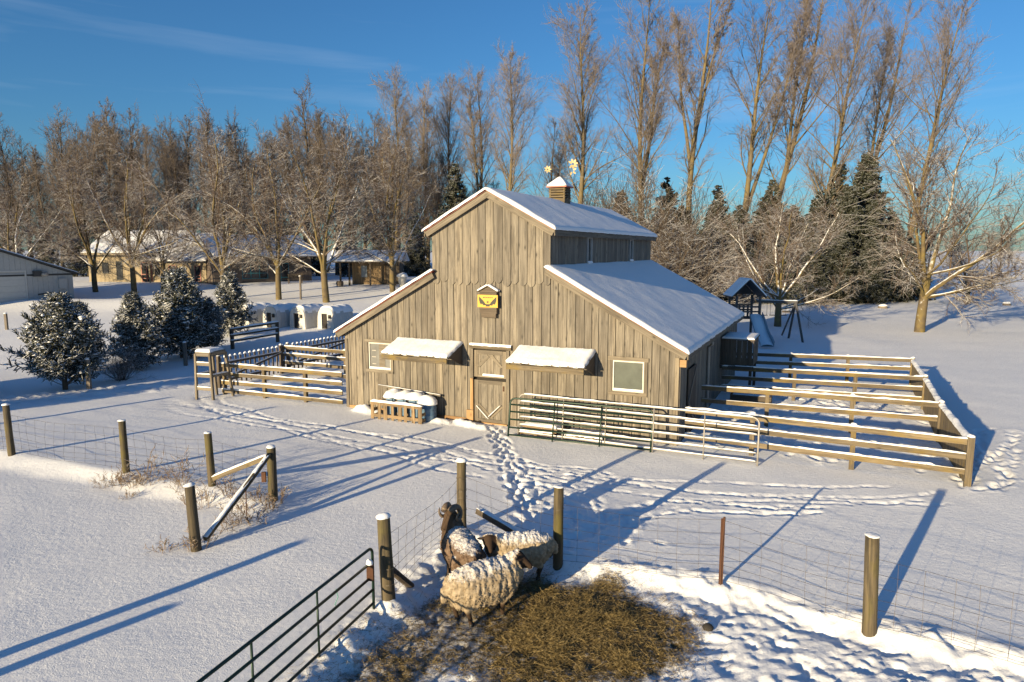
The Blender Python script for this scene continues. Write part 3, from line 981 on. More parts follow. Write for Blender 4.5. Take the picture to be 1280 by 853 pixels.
# awnings ---------------------------------------------------------------
def awning(s0, s1, label):
    a = thing('awning', None, None); a.parent = barn
    a['label'] = label
    zb, zf, dp = 2.56, 2.21, 1.0
    o = Vector((s0, -0.04, zb)); dv = Vector((0, -dp, zf - zb)); L = dv.length
    b = MB().box(0, s1 - s0, 0, L, -0.02, 0.0)
    n = int((s1 - s0) / 0.23)
    for k in range(n + 1):
        x = (s1 - s0) * k / n
        b.box(max(0, x - 0.02), min(s1 - s0, x + 0.02), 0.001, L + 0.012, 0.0, 0.022)
    mw = frame(o, (-1, 0, 0), y=dv)
    mw = frame(o + Vector((s1 - s0, 0, 0)), (-1, 0, 0), y=dv)
    r = b.build('sheet_roof', M_GREYWOOD, a, mw=mw)
    snow_sheet('snow', r, (0.0, 0.0, 0.004), (1, 0, 0), (0, 1, 0), s1 - s0, L - 0.015, 0.085, edge=0.08, step=0.05, amp=0.4, scale=2.2, over=0.025, ribs=n)
    hboard(a, 'beam', s0 + 0.02, s1 - 0.02, zf - 0.20, zf - 0.045, -dp - 0.0, 0.05, M_RAIL)
    for x in (s0 + 0.36, s1 - 0.05):
        board('side_bracket', a, (x, -0.05, zb - 0.05), (0, -1, (zf - zb) / dp), (0, 0, -1), [(0, 0), (0.0, 0.86), (0.9, 0.02), (0.9, 0.0)], 0.035, M_DARKWOOD)
    return a
awning(2.24, 4.70, 'snow topped lean-to awning between window and dutch door')
awning(6.70, 9.15, 'snow topped lean-to awning over the tube gates')

# right side details ---------------------------------------------------
sd_ = thing('side_door', None, None); sd_.parent = barn
for k in range(6):
    y0 = 1.0 + k * 0.215
    board('plank', sd_, (BW + 0.03, y0, 0.02), (0, 0, 1), (0, 1, 0), [(0, 0), (0, 0.205), (2.0, 0.205), (2.0, 0)], -0.03, M_DARKWOOD)
for (ya, za, yb, zb) in ((1.05, 1.0, 2.2, 1.9), (1.05, 0.95, 2.2, 0.1)):
    d = Vector((0, yb - ya, zb - za)); L = d.length
    board('brace', sd_, (BW + 0.064, ya, za), d, (0, -d.z, d.y), [(0, 0), (L, 0), (L, 0.1), (0, 0.1)], 0.02, M_GREYWOOD)
b = MB().tube([(BW + 0.20, 4.35, EH - 0.25), (BW + 0.20, 4.35, EH - 0.32), (BW + 0.06, 4.5, EH - 0.45), (BW + 0.06, 4.55, 0.05)], 0.05, 8)
b.build('downspout', M_GALV, barn)

# cupola ------------------------------------------------------------------
cu = thing('cupola', None, None); cu.parent = barn
cu.location = (UC, 6.0, PH - 0.22)
cu.scale = (0.76, 0.76, 0.80)
hw = 0.41
MB().box(-hw - 0.0, hw + 0.0, -hw, hw, -0.15, 0.42).build('base', M_RAIL, cu)
for sx, sy in ((-1, -1), (1, -1), (1, 1), (-1, 1)):
    MB().box(sx * hw - 0.04 * sx - 0.04, sx * hw - 0.04 * sx + 0.04, sy * hw - 0.04 * sy - 0.04, sy * hw - 0.04 * sy + 0.04, 0.42, 0.93).build('corner_post', M_RAIL, cu)
MB().box(-hw + 0.1, hw - 0.1, -hw + 0.1, hw - 0.1, 0.42, 0.93).build('inner_box', M_INNER, cu)
for k in range(4):
    z = 0.46 + k * 0.118
    for ang in range(4):
        b = MB().prism([(0, 0.09), (0.03, 0.09), (0.12, 0.0), (0.09, 0.0)], lambda x, q: (-hw + 0.0, -hw - 0.05 + 0.12 - x, z + q), lambda x, q: (hw - 0.0, -hw - 0.05 + 0.12 - x, z + q))
        o = b.build('louver', M_RAIL, cu, mw=Matrix.Rotation(R(90) * ang, 4, 'Z'))
b = MB(); e = hw + 0.13
b.add([(-e, -e, 0.93), (e, -e, 0.93), (e, e, 0.93), (-e, e, 0.93), (-e, -e, 0.98), (e, -e, 0.98), (e, e, 0.98), (-e, e, 0.98), (0, 0, 1.38)], [(3, 2, 1, 0), (0, 1, 5, 4), (1, 2, 6, 5), (2, 3, 7, 6), (3, 0, 4, 7), (4, 5, 8), (5, 6, 8), (6, 7, 8), (7, 4, 8)])
rf = b.build('roof', plain('cupola_red', (0.45, 0.09, 0.05), 0.5), cu)
# snow pyramid, lumpy
g = np.linspace(-1, 1, 17); X, Y = np.meshgrid(g, g)
d = np.maximum(abs(X), abs(Y))
Z = 0.985 + 0.42 * (1 - d) + 0.10 * np.sqrt(np.clip(1 - d, 0, 1)) * (1 + fbm(X * 2, Y * 2, 2)) - 0.02 * (d >= 1)
idx = np.arange(289).reshape(17, 17)
F = np.stack([idx[:-1, :-1], idx[:-1, 1:], idx[1:, 1:], idx[1:, :-1]], -1).reshape(-1, 4)
link('snow', np_mesh('snow', np.stack([X * e, Y * e, Z], -1).reshape(-1, 3), F, M_SNOW), rf)

# whirligig weather vane on the cupola -----------------------------------
M_CREAM = plain('cream_paint', (0.72, 0.54, 0.26), 0.5)
cw = barn.matrix_basis if False else None
wx, wy = BARN_A + BFX * UC + BBK * 6.0
vz = PH - 0.22 + 1.12
va = thing('weather_vane', 'spinning daisy weather vane of cream petals on the barn cupola', 'weather vane', (wx, wy, vz))
va.scale = (0.9, 0.9, 0.9)
MB().tube([(0, 0, -0.1), (0, 0, 0.42)], 0.012, 6).build('rod', M_WIRE, va)
MB().tube([(-0.55, 0.1, 0.36), (0.55, -0.1, 0.46)], 0.010, 6).build('arm', M_WIRE, va)
def petals(cx, cz, cy, n, r0, r1, a0, a1, w):
    for k in range(n):
        a = R(a0 + (a1 - a0) * k / max(n - 1, 1))
        d = Vector((math.cos(a), -0.15, math.sin(a)))
        L = r1 - r0
        pts = [(L * t, w * math.sin(math.pi * min(1, t * 0.9 + 0.08)) ** 0.7) for t in (0, 0.15, 0.35, 0.6, 0.8, 0.95, 1.0)]
        poly = [(x, y) for x, y in pts] + [(x, -y) for x, y in pts[::-1]]
        board('petal', va, Vector((cx, cy, cz)) + d * r0, d, (-d.z, 0.2, d.x), poly, 0.012, M_CREAM)
petals(0.53, 0.56, -0.12, 7, 0.05, 0.22, 150, -130, 0.045)
petals(0.50, 0.28, -0.12, 3, 0.05, 0.20, 30, -110, 0.042)
petals(-0.52, 0.36, 0.08, 7, 0.03, 0.16, 0, 310, 0.035)

# bat box ----------------------------------------------------------------
bx = thing('bat_box', 'grey bat box with a yellow bat sign on the barn gable', 'bat box', (BARN_A[0], BARN_A[1], 0), BTH)
cs = 5.685
def BP(s, y, z): return (s, y, z)
b = MB().prism([(cs - 0.29, 3.55), (cs + 0.29, 3.55), (cs + 0.29, 4.24), (cs, 4.39), (cs - 0.29, 4.24)], lambda s, z: (s, -0.17, z), lambda s, z: (s, -0.037, z))
b.build('box', M_DARKWOOD, bx)
MB().box(cs - 0.24, cs + 0.26, -0.165, -0.05, 3.42, 3.55).build('landing_board', M_DARKWOOD, bx)
for sg in (-1, 1):
    a = Vector((cs + sg * 0.35, -0.23, 4.215)); c = Vector((cs, -0.23, 4.40)); d = c - a
    r_ = board('roof_board', bx, a, d, (0, 1, 0), [(0, 0), (d.length, 0), (d.length, 0.19), (0, 0.19)], 0.025 * sg * -1, M_DARKWOOD)
    if sg < 0:
        snow_sheet('snow', bx, a + Vector((0, 0.0, 0.028)), d, (0, 1, 0), d.length, 0.19, 0.05, edge=0.04, step=0.05)
    else:
        snow_sheet('snow', bx, c + Vector((0, 0.0, 0.028)), -d, (0, 1, 0), d.length, 0.19, 0.05, edge=0.04, step=0.05)
M_YEL = plain('sign_yellow', (0.66, 0.36, 0.006), 0.45, var=0.05)
M_BLK = plain('sign_black', (0.02, 0.018, 0.012), 0.6)
sg_ = MB().box(cs - 0.355, cs + 0.345, -0.20, -0.185, 3.74, 4.13).build('sign', M_YEL, bx)
W = [(0.0, -0.02), (0.05, -0.055), (0.03, -0.09), (0.09, -0.11), (0.075, -0.15), (-0.075, -0.15), (-0.09, -0.11), (-0.03, -0.09), (-0.05, -0.055)]
def sgn_poly(pts, nm):
    MB().prism([(cs + x, 3.935 + z) for x, z in pts], lambda s, z: (s, -0.204, z), lambda s, z: (s, -0.199, z)).build(nm, M_BLK, sg_)
sgn_poly([(-0.10, -0.09), (0.10, -0.09), (0.115, -0.115), (0.07, -0.135), (0.055, -0.165), (-0.055, -0.165), (-0.07, -0.135), (-0.115, -0.115)][::-1], 'bat_body')
sgn_poly([(-0.035, -0.05), (0.035, -0.05), (0.028, -0.02), (0.022, 0.015), (0.01, -0.005), (-0.01, -0.005), (-0.022, 0.015), (-0.028, -0.02)], 'bat_head')
for q in (-1, 1):
    pts = [(0.07, -0.115), (0.10, -0.05), (0.17, 0.03), (0.30, 0.14), (0.30, 0.03), (0.275, -0.05), (0.245, -0.10), (0.19, -0.085), (0.15, -0.135)]
    sgn_poly([(q * x, z) for x, z in (pts if q > 0 else pts[::-1])], 'bat_wing')
for k, (x, w) in enumerate(((-0.16, 0.05), (-0.10, 0.03), (-0.05, 0.035), (0.0, 0.02), (0.03, 0.04), (0.09, 0.035), (0.14, 0.03))):
    sgn_poly([(x, 0.10), (x + w, 0.10), (x + w, 0.128), (x, 0.128)], 'small_lettering')
# ------------------------------------------------------------------ wire fences
def wire_mesh(parent, pts, h, base, hs=(0.08, 0.2, 0.33, 0.48, 0.66, 0.86, 1.08), vstep=0.32, seed=0, r=0.0032):
    rr = random.Random(seed)
    b = MB()
    for (p, q) in zip(pts[:-1], pts[1:]):
        p = Vector(p); q = Vector(q); L = (q - p).length
        d = (q - p) / L
        nrm = Vector((-d.y, d.x))
        n = max(6, int(L / 0.35))
        nv = int(L / vstep)
        ph = rr.random() * 9
        def pos(t, hh):
            xy = p + d * (L * t)
            zz = gz(p.x, p.y) * (1 - t) + gz(q.x, q.y) * t
            zg = gz(xy.x, xy.y)
            w = nrm * (0.05 * math.sin(t * L * 1.3 + ph + hh * 3) * math.sin(math.pi * t))
            sag = -0.06 * math.sin(math.pi * t) * hh + 0.02 * math.sin(t * L * 2.1 + ph) * math.sin(math.pi * t)
            return Vector((xy.x + w.x, xy.y + w.y, 0.5 * zz + 0.5 * zg + hh * h / 1.08 + sag)) - Vector(base)
        for hh in hs:
            b.tube([pos(i / n, hh) for i in range(n + 1)], r, 3, cap=False)
        for k in range(1, nv):
            t = k / nv + rr.uniform(-0.1, 0.1) / nv
            b.tube([pos(min(1, max(0, t + rr.uniform(-0.012, 0.012) / L)), hh) for hh in hs[::2]], r * 0.9, 3, cap=False)
    return b.build('wire_mesh', M_WIRE, parent)

# fence across the front field
LP = [(-13.22, 17.73, 1.33), (-9.37, 16.24, 1.28), (-6.87, 15.28, 1.24), (-5.25, 14.62, 1.19)]
fb = (LP[2][0], LP[2][1], 0)
wf = thing('wire_fence', 'sagging wire fence on round posts crossing the untouched snow before the weeds', 'fence', fb)
for k, (x, y, h) in enumerate(LP + [(-17.6, 19.5, 1.3)]):
    round_post('post', wf, x, y, h, 0.085 if k < 3 else 0.1, M_POST, ((-0.03, 0.0), (-0.02, 0.01), (-0.025, 0), (0.0, 0.0), (0, 0))[k], 0.03 if k in (1, 2) else 0.05, fb)
wire_mesh(wf, [(-17.6, 19.5)] + [(x, y) for x, y, h in LP], 1.08, fb, seed=3)
rail('brace_rail', wf, (-6.80, 15.22, 0.34), (-5.3, 14.56, 1.05), 0.10, 0.10, M_RAIL, 0.045, fb, miss=0.0)
b = MB(); a = Vector((-5.26, 14.52, 1.10)); c = Vector((-5.74, 12.36, 0.14)); L = (c - a).length
b.tube([(L * t, 0.012 * math.sin(t * 5), 0.012 * math.cos(t * 4)) for t in (0, 0.2, 0.4, 0.6, 0.8, 1)], 0.055, 10)
bo = b.build('brace_log', M_POST, wf, smooth=True, mw=frame(a - Vector(fb), c - a, z=(0, 0, 1)))
ridge_snow('snow', bo, L, 0.085, 0.03, 0.045, 77, 0.2)
round_post('post', wf, -5.85, 12.23, 1.24, 0.095, M_POST, (-0.045, 0.0), 0.05, fb)
MB().box(-0.045, 0.045, -0.03, 0.03, -0.1, 0.12).build('latch_plate', M_RUST, wf, mw=Matrix.Translation((-5.42 - fb[0], 14.60, 0.55) if False else (-5.40 - fb[0], 14.52 - fb[1], 0.6)))
MB().tube([(0, 0, -0.1), (0.01, 0, 0.62)], 0.012, 6).build('steel_stake', M_RUST, wf, mw=Matrix.Translation((-5.55 - fb[0], 13.85 - fb[1], gz(-5.55, 13.85))))

# fence round the sheep pen
PP = [(-1.92, 10.21, 1.33, 0.105), (-0.98, 12.95, 1.34, 0.095), (0.82, 11.66, 1.46, 0.09), (5.28, 9.55, 1.44, 0.1), (8.4, 7.75, 1.4, 0.1)]
pb = (0.82, 11.6, 0)
pf = thing('wire_fence', 'wire fence on log posts enclosing the sheep pen', 'fence', pb)
for k, (x, y, h, r_) in enumerate(PP):
    round_post('post', pf, x, y, h, r_, M_POST, ((-0.04, 0.02), (0.0, 0.0), (0.0, 0.0), (-0.035, 0.0), (0, 0))[k], 0.075 if k < 2 else 0.02, pb)
wire_mesh(pf, [p[:2] for p in PP[:2]], 1.12, pb, seed=5)
wire_mesh(pf, [PP[1][:2], PP[2][:2], (3.47, 10.87), PP[3][:2], PP[4][:2]], 1.12, pb, seed=6)
b = MB().tube([(0, 0, -0.4), (-0.012, 0.0, 0.5), (0.02, 0, 1.17)], 0.02, 6)
b.box(-0.035, 0.035, -0.004, 0.004, 0.0, 1.15)
b.build('steel_post', M_RUST, pf, mw=Matrix.Translation((3.47 - pb[0], 10.87 - pb[1], gz(3.47, 10.87))))
o = rail('brace_beam', pf, (0.72, 11.78, 0.10), (-0.66, 12.62, 0.60), 0.10, 0.12, M_DARKWOOD, 0.05, pb, miss=0.35)
b = MB().tube([(-1.98, 10.42, 0.52), (-1.84, 10.62, 0.26), (-1.68, 10.88, -0.05)], [0.06, 0.062, 0.06], 9)
b.v = [(v[0] - pb[0], v[1] - pb[1], v[2]) for v in b.v]
b.build('brace_stub', M_DARKWOOD, pf, smooth=False)
b = MB()
for k in range(7):     # twisted tie wires round the corner posts
    x, y, h, r_ = PP[k % 2 + (0 if k < 4 else 1)]
    z = 0.35 + 0.13 * k
    b.tube([(x + (r_ + 0.008) * math.cos(a_ * 0.7) - pb[0], y + (r_ + 0.008) * math.sin(a_ * 0.7) - pb[1], z + 0.01 * math.sin(a_)) for a_ in range(10)], 0.0035, 3)
b.build('tie_wire', M_WIRE, pf)
# gate posts behind the camera whose shadows reach into the field
for k, (x, y, h) in enumerate(((-9.05, 6.3, 1.45), (-9.5, 5.0, 1.2))):
    g_ = thing('gate_post', ('tall' if k == 0 else 'short') + ' log gate post casting a long shadow over the front field', 'post', (x, y, 0))
    round_post('post', g_, x, y, h, 0.11, M_POST, base=(x, y, 0))

# ------------------------------------------------------------------ tube gates
def tube_gate(name, label, p0, p1, h, bars, ups, r, mat, lean=(0, 0), snow=0.0, cr=0.16, group=None, z0=None, seed=1):
    """p0, p1 feet of the two end uprights"""
    p0 = Vector(p0); p1 = Vector(p1)
    za = exact_z(*p0) if z0 is None else z0; zb = exact_z(*p1) if z0 is None else z0
    o = Vector((p0.x, p0.y, za))
    e = Vector((p1.x, p1.y, zb))
    L = (e - o).length
    ux = (e - o) / L
    up = Vector((lean[0], lean[1], 1)).normalized()
    g = thing(name, label, 'gate', o, 0.0, group)
    P = lambda t, z: ux * t + up * z
    arc = lambda cx, a0, a1: [P(cx + cr * math.cos(R(a)), h - cr + cr * math.sin(R(a))) for a in np.linspace(a0, a1, 6)]
    path = [P(0, -0.03)] + [P(0, (h - cr) * 0.5)] + arc(cr, 180, 90) + arc(L - cr, 90, 0) + [P(L, (h - cr) * 0.5), P(L, -0.03)]
    MB().tube(path, r * 1.1, 8).build('outer_frame', mat, g, smooth=True)
    rr = random.Random(seed)
    if snow:
        s = ridge_snow('snow', g, L - 2 * cr, r * 1.9, snow, 0, seed); s.matrix_basis = frame(P(cr, h + r * 0.75), ux, z=(0, 0, 1))
    for k, z in enumerate(bars):
        o_ = MB().tube([P(0.01, z), P(L / 2, z - 0.008), P(L - 0.01, z)], r, 8).build('bar', mat, g, smooth=True)
        if snow:
            s = ridge_snow('snow', o_, L - 0.1, r * 1.8, snow, 0, seed * 7 + k, 0.08); s.matrix_basis = frame(P(0.05, z + r * 0.7), ux, z=(0, 0, 1))
    n = ux.cross(up)
    for t in ups:
        MB().tube([P(L * t, -0.02) + n * r, P(L * t, h - 0.01) + n * r], r * 0.8, 6).build('upright', mat, g, smooth=True)
    return g
tube_gate('tube_gate', 'dark green tube gate leaning in front of the galvanised gate by the barn', (-0.12, 20.05), (3.80, 18.40), 1.16, (0.07, 0.29, 0.53, 0.76, 0.97), (0.33, 0.66), 0.025, M_GREEN, (0.07, 0.14), seed=3)
tube_gate('tube_gate', 'long snow crusted galvanised tube gate standing before the barn', (0.18, 20.22), (6.30, 17.18), 1.24, (0.10, 0.32, 0.56, 0.80, 1.02), (0.21, 0.40, 0.60, 0.80), 0.023, M_GALV, (0.04, 0.1), snow=0.03, seed=4)
pg = tube_gate('tube_gate', 'dark tube gate of the sheep pen beside the leaning log post', (-2.13, 10.02), (-3.85, 5.05), 1.04, (0.14, 0.36, 0.58, 0.81), (0.265, 0.51, 0.76), 0.021, M_GREEN, (0, 0), cr=0.1, z0=-0.02, seed=5)
b = MB()
b.box(-0.05, 0.05, -0.02, 0.02, -0.15, 0.12)
b.build('latch', M_RUST, pg, mw=Matrix.Translation((-0.02, -0.1, 0.70)))
dome('snow', pg, 0.05, 0.08, 0.82, seed=3).location = (-0.02, -0.12, 0)
b = MB().tube([(-0.33, -0.9, 0.83), (-0.30, -0.92, 0.72), (-0.34, -0.95, 0.62), (-0.30, -0.9, 0.56)], 0.006, 5)
b.build('twine', plain('green_twine', (0.10, 0.38, 0.30), 0.7), pg)

# ------------------------------------------------------------------ things along the barn front
def BW_(s, y, z=0.0):
    q = BARN_A + BFX * s + BBK * y
    return Vector((q[0], q[1], z))
def pallet(name, label, loc, mat_basis, snow=True):
    """flat pallet 1.15 x 1.0, deck up; local x across the deck boards"""
    p = thing(name, label, 'pallet', loc)
    p.matrix_basis = mat_basis
    for k in range(3):
        board('stringer', p, (0, 0.02 + k * 0.44, 0.02), (1, 0, 0), (0, 1, 0), [(0, 0), (1.15, 0), (1.15, 0.05), (0, 0.05)], 0.09, M_PALLET)
    for k in range(7):
        x = k * 0.172
        board('deck_board', p, (x + 0.1, 0, 0.112), (0, 1, 0), (-1, 0, 0), [(0, 0), (0.98, 0), (0.98, 0.1), (0, 0.1)], 0.02, M_PALLET)
    for k in range(3):
        x = k * 0.515
        board('bottom_board', p, (x + 0.1, 0, 0.0), (0, 1, 0), (-1, 0, 0), [(0, 0), (0.98, 0), (0.98, 0.1), (0, 0.1)], 0.018, M_PALLET)
    if snow:
        snow_sheet('snow', p, (0.02, 0.02, 0.133), (1, 0, 0), (0, 1, 0), 1.1, 0.92, 0.08, edge=0.1, step=0.07, amp=0.5, scale=3, over=0.05)
    return p
for k, (s, y, z, rz, lb) in enumerate(((7.0, -0.82, 0.02, 0.03, 'lower pallet of the snowy heap behind the tube gates'), (7.12, -0.78, 0.17, -0.06, 'upper pallet of the snowy heap behind the tube gates'), (8.45, -0.74, 0.0, 0.05, 'single snow covered pallet lying flat beside the pallet heap'))):
    pallet('pallet', lb, (0, 0, 0), Matrix.Translation(BW_(s, y, z)) @ Matrix.Rotation(BTH + rz, 4, 'Z') @ Matrix.Diagonal((1.0, 0.62, 1, 1)))
# upright pallet in front of the feeders
o = BW_(1.78, -1.0, -0.02)
up = thing('pallet', 'upright slatted pallet with snow on its top edge under the awning', 'pallet', o, BTH)
for k in range(8):
    x = 0.0 + k * 0.262 + (0.02 * math.sin(k * 2.3))
    w = 0.12 + 0.02 * math.sin(k * 3.7)
    board('slat', up, (x, -0.02 + 0.006 * math.sin(k * 5), 0), (0.02 * math.sin(k * 1.9), 0, 1), (-1, 0, 0), [(0, 0), (0, -w), (0.60, -w), (0.60, 0)][::-1], 0.022, M_PALLET)
for k, z in enumerate((0.10, 0.50)):
    for yy in (0.0, 0.42):
        r_ = board('stringer', up, (0, yy, z), (1, 0, 0), (0, 0, 1), [(0, 0), (1.97, 0), (1.97, 0.1), (0, 0.1)], 0.04, M_PALLET)
for x in (0.0, 1.9):
    board('end_board', up, (x, 0.0, 0.25), (0, 1, 0), (0, 0, 1), [(0, 0), (0.4, 0), (0.4, 0.1), (0, 0.1)], 0.03, M_PALLET)
    board('end_board', up, (x, 0.0, 0.05), (0, 1, 0), (0, 0, 1), [(0, 0), (0.4, 0), (0.4, 0.1), (0, 0.1)], 0.03, M_PALLET)
s = ridge_snow('snow', up, 1.97, 0.1, 0.07, 0, 31, 0.0); s.location = (0, -0.01, 0.60)
M_BLUE = plain('blue_plastic', (0.10, 0.19, 0.30), 0.45)
for k in range(3):
    o = BW_(2.30 + k * 0.44, -0.52, -0.02)
    fd = thing('feed_bin', 'blue plastic feed bin hooded with snow behind the upright pallet', 'feed bin', o, BTH, 'blue feed bins under the awning')
    b = MB()
    prof = [(-0.16, 0.0), (0.16, 0.0), (0.175, 0.5), (0.15, 0.74), (-0.15, 0.74), (-0.175, 0.5)]
    b.prism(prof, lambda x, z: (x, -0.15, z), lambda x, z: (x * 0.95, 0.24, z))
    b.build('bin', M_BLUE, fd)
    b = MB().box(-0.10, 0.10, -0.19, -0.152, 0.50, 0.72); b.build('feed_door', M_BLUE, fd)
    d = dome('snow', fd, 0.24, 0.24, 0.70, seed=k + 5, sides=14); d.scale = (1.12, 1.3, 1); d.location = (0, 0.02, 0)
o = BW_(3.62, -0.48, -0.02)
fd = thing('barrel', 'stout blue barrel under a thick snow cap at the end of the feed bins', 'barrel', o, BTH)
MB().lathe([(0.26, 0), (0.29, 0.06), (0.29, 0.2), (0.305, 0.22), (0.29, 0.24), (0.29, 0.42), (0.305, 0.44), (0.29, 0.46), (0.27, 0.58)], 18).build('drum', M_BLUE, fd, smooth=True)
dome('snow', fd, 0.28, 0.3, 0.56, seed=14, sides=16)
pk = thing('leaning_plank', 'long thin plank propped along the barn wall above the feed bins', 'plank', (0, 0, 0))
rail('plank', pk, BW_(1.45, -0.12, 0.92), BW_(3.95, -0.20, 0.80), 0.05, 0.06, M_SIDING, 0.015)
# ------------------------------------------------------------------ right corral
def plank_fence(label, p0, p1, posts, zs, h=1.16, pw=0.12, snow=0.05, ht=0.14, face=-1, miss=0.24, mat=M_RAIL):
    p0 = Vector(p0); p1 = Vector(p1)
    base = (p0.x, p0.y, 0)
    f = thing('plank_fence', label, 'fence', base)
    d = (p1 - p0).normalized(); n = Vector((d.y, -d.x))
    for t in posts:
        q = p0.lerp(p1, t)
        square_post('post', f, q.x, q.y, h, pw, mat, 0.05, base, math.atan2(d.y, d.x))
    for z in zs:
        a = p0 + n * (pw / 2 + 0.025); c = p1 + n * (pw / 2 + 0.025)
        rail('rail', f, (a.x, a.y, gz(*p0) + z), (c.x, c.y, gz(*p1) + z), 0.045, ht, mat, snow, base, miss)
    return f
plank_fence('three rail plank fence from the barn corner to the corral corner post', (4.90, 19.0), (10.72, 15.75), (0.27, 0.635), (0.34, 0.70, 1.06))
plank_fence('two rail plank fence dividing the corral beside the barn side door', (6.2, 22.15), (12.41, 19.62), (0.30, 0.66), (0.66, 1.07))
plank_fence('plank fence dividing the far half of the corral near the hay box', (7.98, 25.9), (14.37, 23.7), (0.38, 0.68), (0.36, 0.72, 1.08))
plank_fence('hindmost plank fence of the corral, half in the shade of the barn', (9.6, 29.7), (16.18, 27.6), (0.34, 0.66), (0.40, 0.74, 1.08))
bf = thing('board_fence', 'solid board fence closing the end of the corral with snow along its top', 'fence', (10.72, 15.7, 0))
pts = [(10.72, 15.7), (12.41, 19.55), (14.37, 23.63), (16.18, 27.55)]
bb_ = random.Random(8)
for (ax_, ay_), (cx_, cy_) in zip(pts[:-1], pts[1:]):
    a = Vector((ax_, ay_)); c = Vector((cx_, cy_)); d = (c - a); L = d.length; d.normalize()
    n_ = Vector((d.y, -d.x))
    t = 0.0
    while t < L - 0.02:
        w = min(bb_.uniform(0.17, 0.22), L - t)
        q = a + d * (t + 0.004)
        hb = 1.10 + bb_.uniform(-0.015, 0.015)
        board('board', bf, (q.x - 10.72, q.y - 15.7, -0.1), (0, 0, 1), (d.x, d.y, 0), [(0, 0), (0, w - 0.008), (hb, w - 0.008), (hb, 0)], 0.025, M_RAIL)
        t += w
    for z in (0.3, 0.8):
        rail('back_rail', bf, (a.x + n_.x * 0.05, a.y + n_.y * 0.05, z), (c.x + n_.x * 0.05, c.y + n_.y * 0.05, z), 0.05, 0.1, M_RAIL, 0, (10.72, 15.7, 0))
    rail('cap_board', bf, (a.x, a.y, 1.04), (c.x, c.y, 1.04), 0.14, 0.04, M_RAIL, 0.11, (10.72, 15.7, 0), 0.0)
for (x, y) in pts:
    square_post('post', bf, x - 0.03, y - 0.05, 1.18, 0.14, M_RAIL, 0.06, (10.72, 15.7, 0), BTH)
# icicled hay box on the barn side
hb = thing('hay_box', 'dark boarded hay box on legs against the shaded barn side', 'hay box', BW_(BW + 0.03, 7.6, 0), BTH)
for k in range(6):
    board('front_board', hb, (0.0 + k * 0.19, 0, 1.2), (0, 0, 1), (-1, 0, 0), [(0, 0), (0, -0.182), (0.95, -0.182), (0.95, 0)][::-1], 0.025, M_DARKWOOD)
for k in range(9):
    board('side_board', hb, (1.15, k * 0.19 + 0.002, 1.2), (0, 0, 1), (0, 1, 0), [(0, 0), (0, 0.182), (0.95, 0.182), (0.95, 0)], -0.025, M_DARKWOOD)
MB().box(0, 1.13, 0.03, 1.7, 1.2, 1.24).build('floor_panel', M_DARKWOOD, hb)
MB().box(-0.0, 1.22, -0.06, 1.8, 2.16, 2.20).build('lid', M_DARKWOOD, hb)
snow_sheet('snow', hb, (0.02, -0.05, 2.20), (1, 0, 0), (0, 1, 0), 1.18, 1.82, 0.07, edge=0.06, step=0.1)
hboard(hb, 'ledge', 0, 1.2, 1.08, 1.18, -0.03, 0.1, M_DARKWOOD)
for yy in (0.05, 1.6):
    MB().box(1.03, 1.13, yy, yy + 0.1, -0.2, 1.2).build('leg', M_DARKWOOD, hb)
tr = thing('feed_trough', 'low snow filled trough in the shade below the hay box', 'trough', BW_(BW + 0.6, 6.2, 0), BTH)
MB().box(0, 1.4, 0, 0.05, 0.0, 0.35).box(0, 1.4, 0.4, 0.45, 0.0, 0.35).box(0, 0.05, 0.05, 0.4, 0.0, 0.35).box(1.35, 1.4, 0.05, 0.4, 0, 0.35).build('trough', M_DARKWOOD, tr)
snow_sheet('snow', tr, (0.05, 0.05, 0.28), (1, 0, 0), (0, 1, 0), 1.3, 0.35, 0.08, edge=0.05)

# ------------------------------------------------------------------ left corral
plank_fence('four rail plank fence running from the stile to the barn corner', (-11.1, 26.15), (-5.95, 24.02), (0.01, 0.36, 0.70), (0.15, 0.48, 0.82, 1.15), h=1.22)
plank_fence('inner plank fence between the picket gates and the barn', (-10.35, 30.85), (-4.05, 28.2), (0.0, 0.5), (0.12, 0.5, 0.85, 1.18), h=1.25)
def picket(label, p0, p1):
    p0 = Vector(p0); p1 = Vector(p1); base = (p0.x, p0.y, 0)
    d = (p1 - p0); L = d.length; d.normalize(); n = Vector((d.y, -d.x))
    f = thing('picket_fence', label, 'fence', base)
    k = 0; t = 0.1
    while t < L:
        q = d * t
        o = MB().prism([(0, -0.045), (1.12, -0.045), (1.2, 0), (1.12, 0.045), (0, 0.045)][::-1], lambda x, y: (x, y, -0.012), lambda x, y: (x, y, 0.012)).build('picket', M_GREYWOOD, f, mw=frame(Vector((q.x, q.y, 0.06)), (0, 0, 1), y=(d.x, d.y, 0)))
        s = dome('snow_cap', o, 0.06, 0.09, 0, seed=k, sides=8)
        s.matrix_basis = Matrix.Translation((1.15, 0, 0)) @ Matrix.Rotation(R(90), 4, 'Y')
        t += 0.27; k += 1
    for z in (0.3, 0.98):
        rail('rail', f, (p0.x + n.x * 0.04, p0.y + n.y * 0.04, z), (p1.x + n.x * 0.04, p1.y + n.y * 0.04, z), 0.04, 0.1, M_DARKWOOD, 0.05, base)
    rail('brace', f, (p0.x + n.x * 0.045, p0.y + n.y * 0.045, 0.32), (p1.x + n.x * 0.045, p1.y + n.y * 0.045, 0.95), 0.03, 0.09, M_DARKWOOD, 0.03, base)  # dark wood on rails and brace paints in the shade of this side
    for q in (p0, p1):
        square_post('post', f, q.x, q.y, 1.3, 0.12, M_DARKWOOD, 0.06, base, math.atan2(d.y, d.x))
picket('snow tipped picket gate panel next to the stile', (-11.75, 27.3), (-10.35, 30.6))
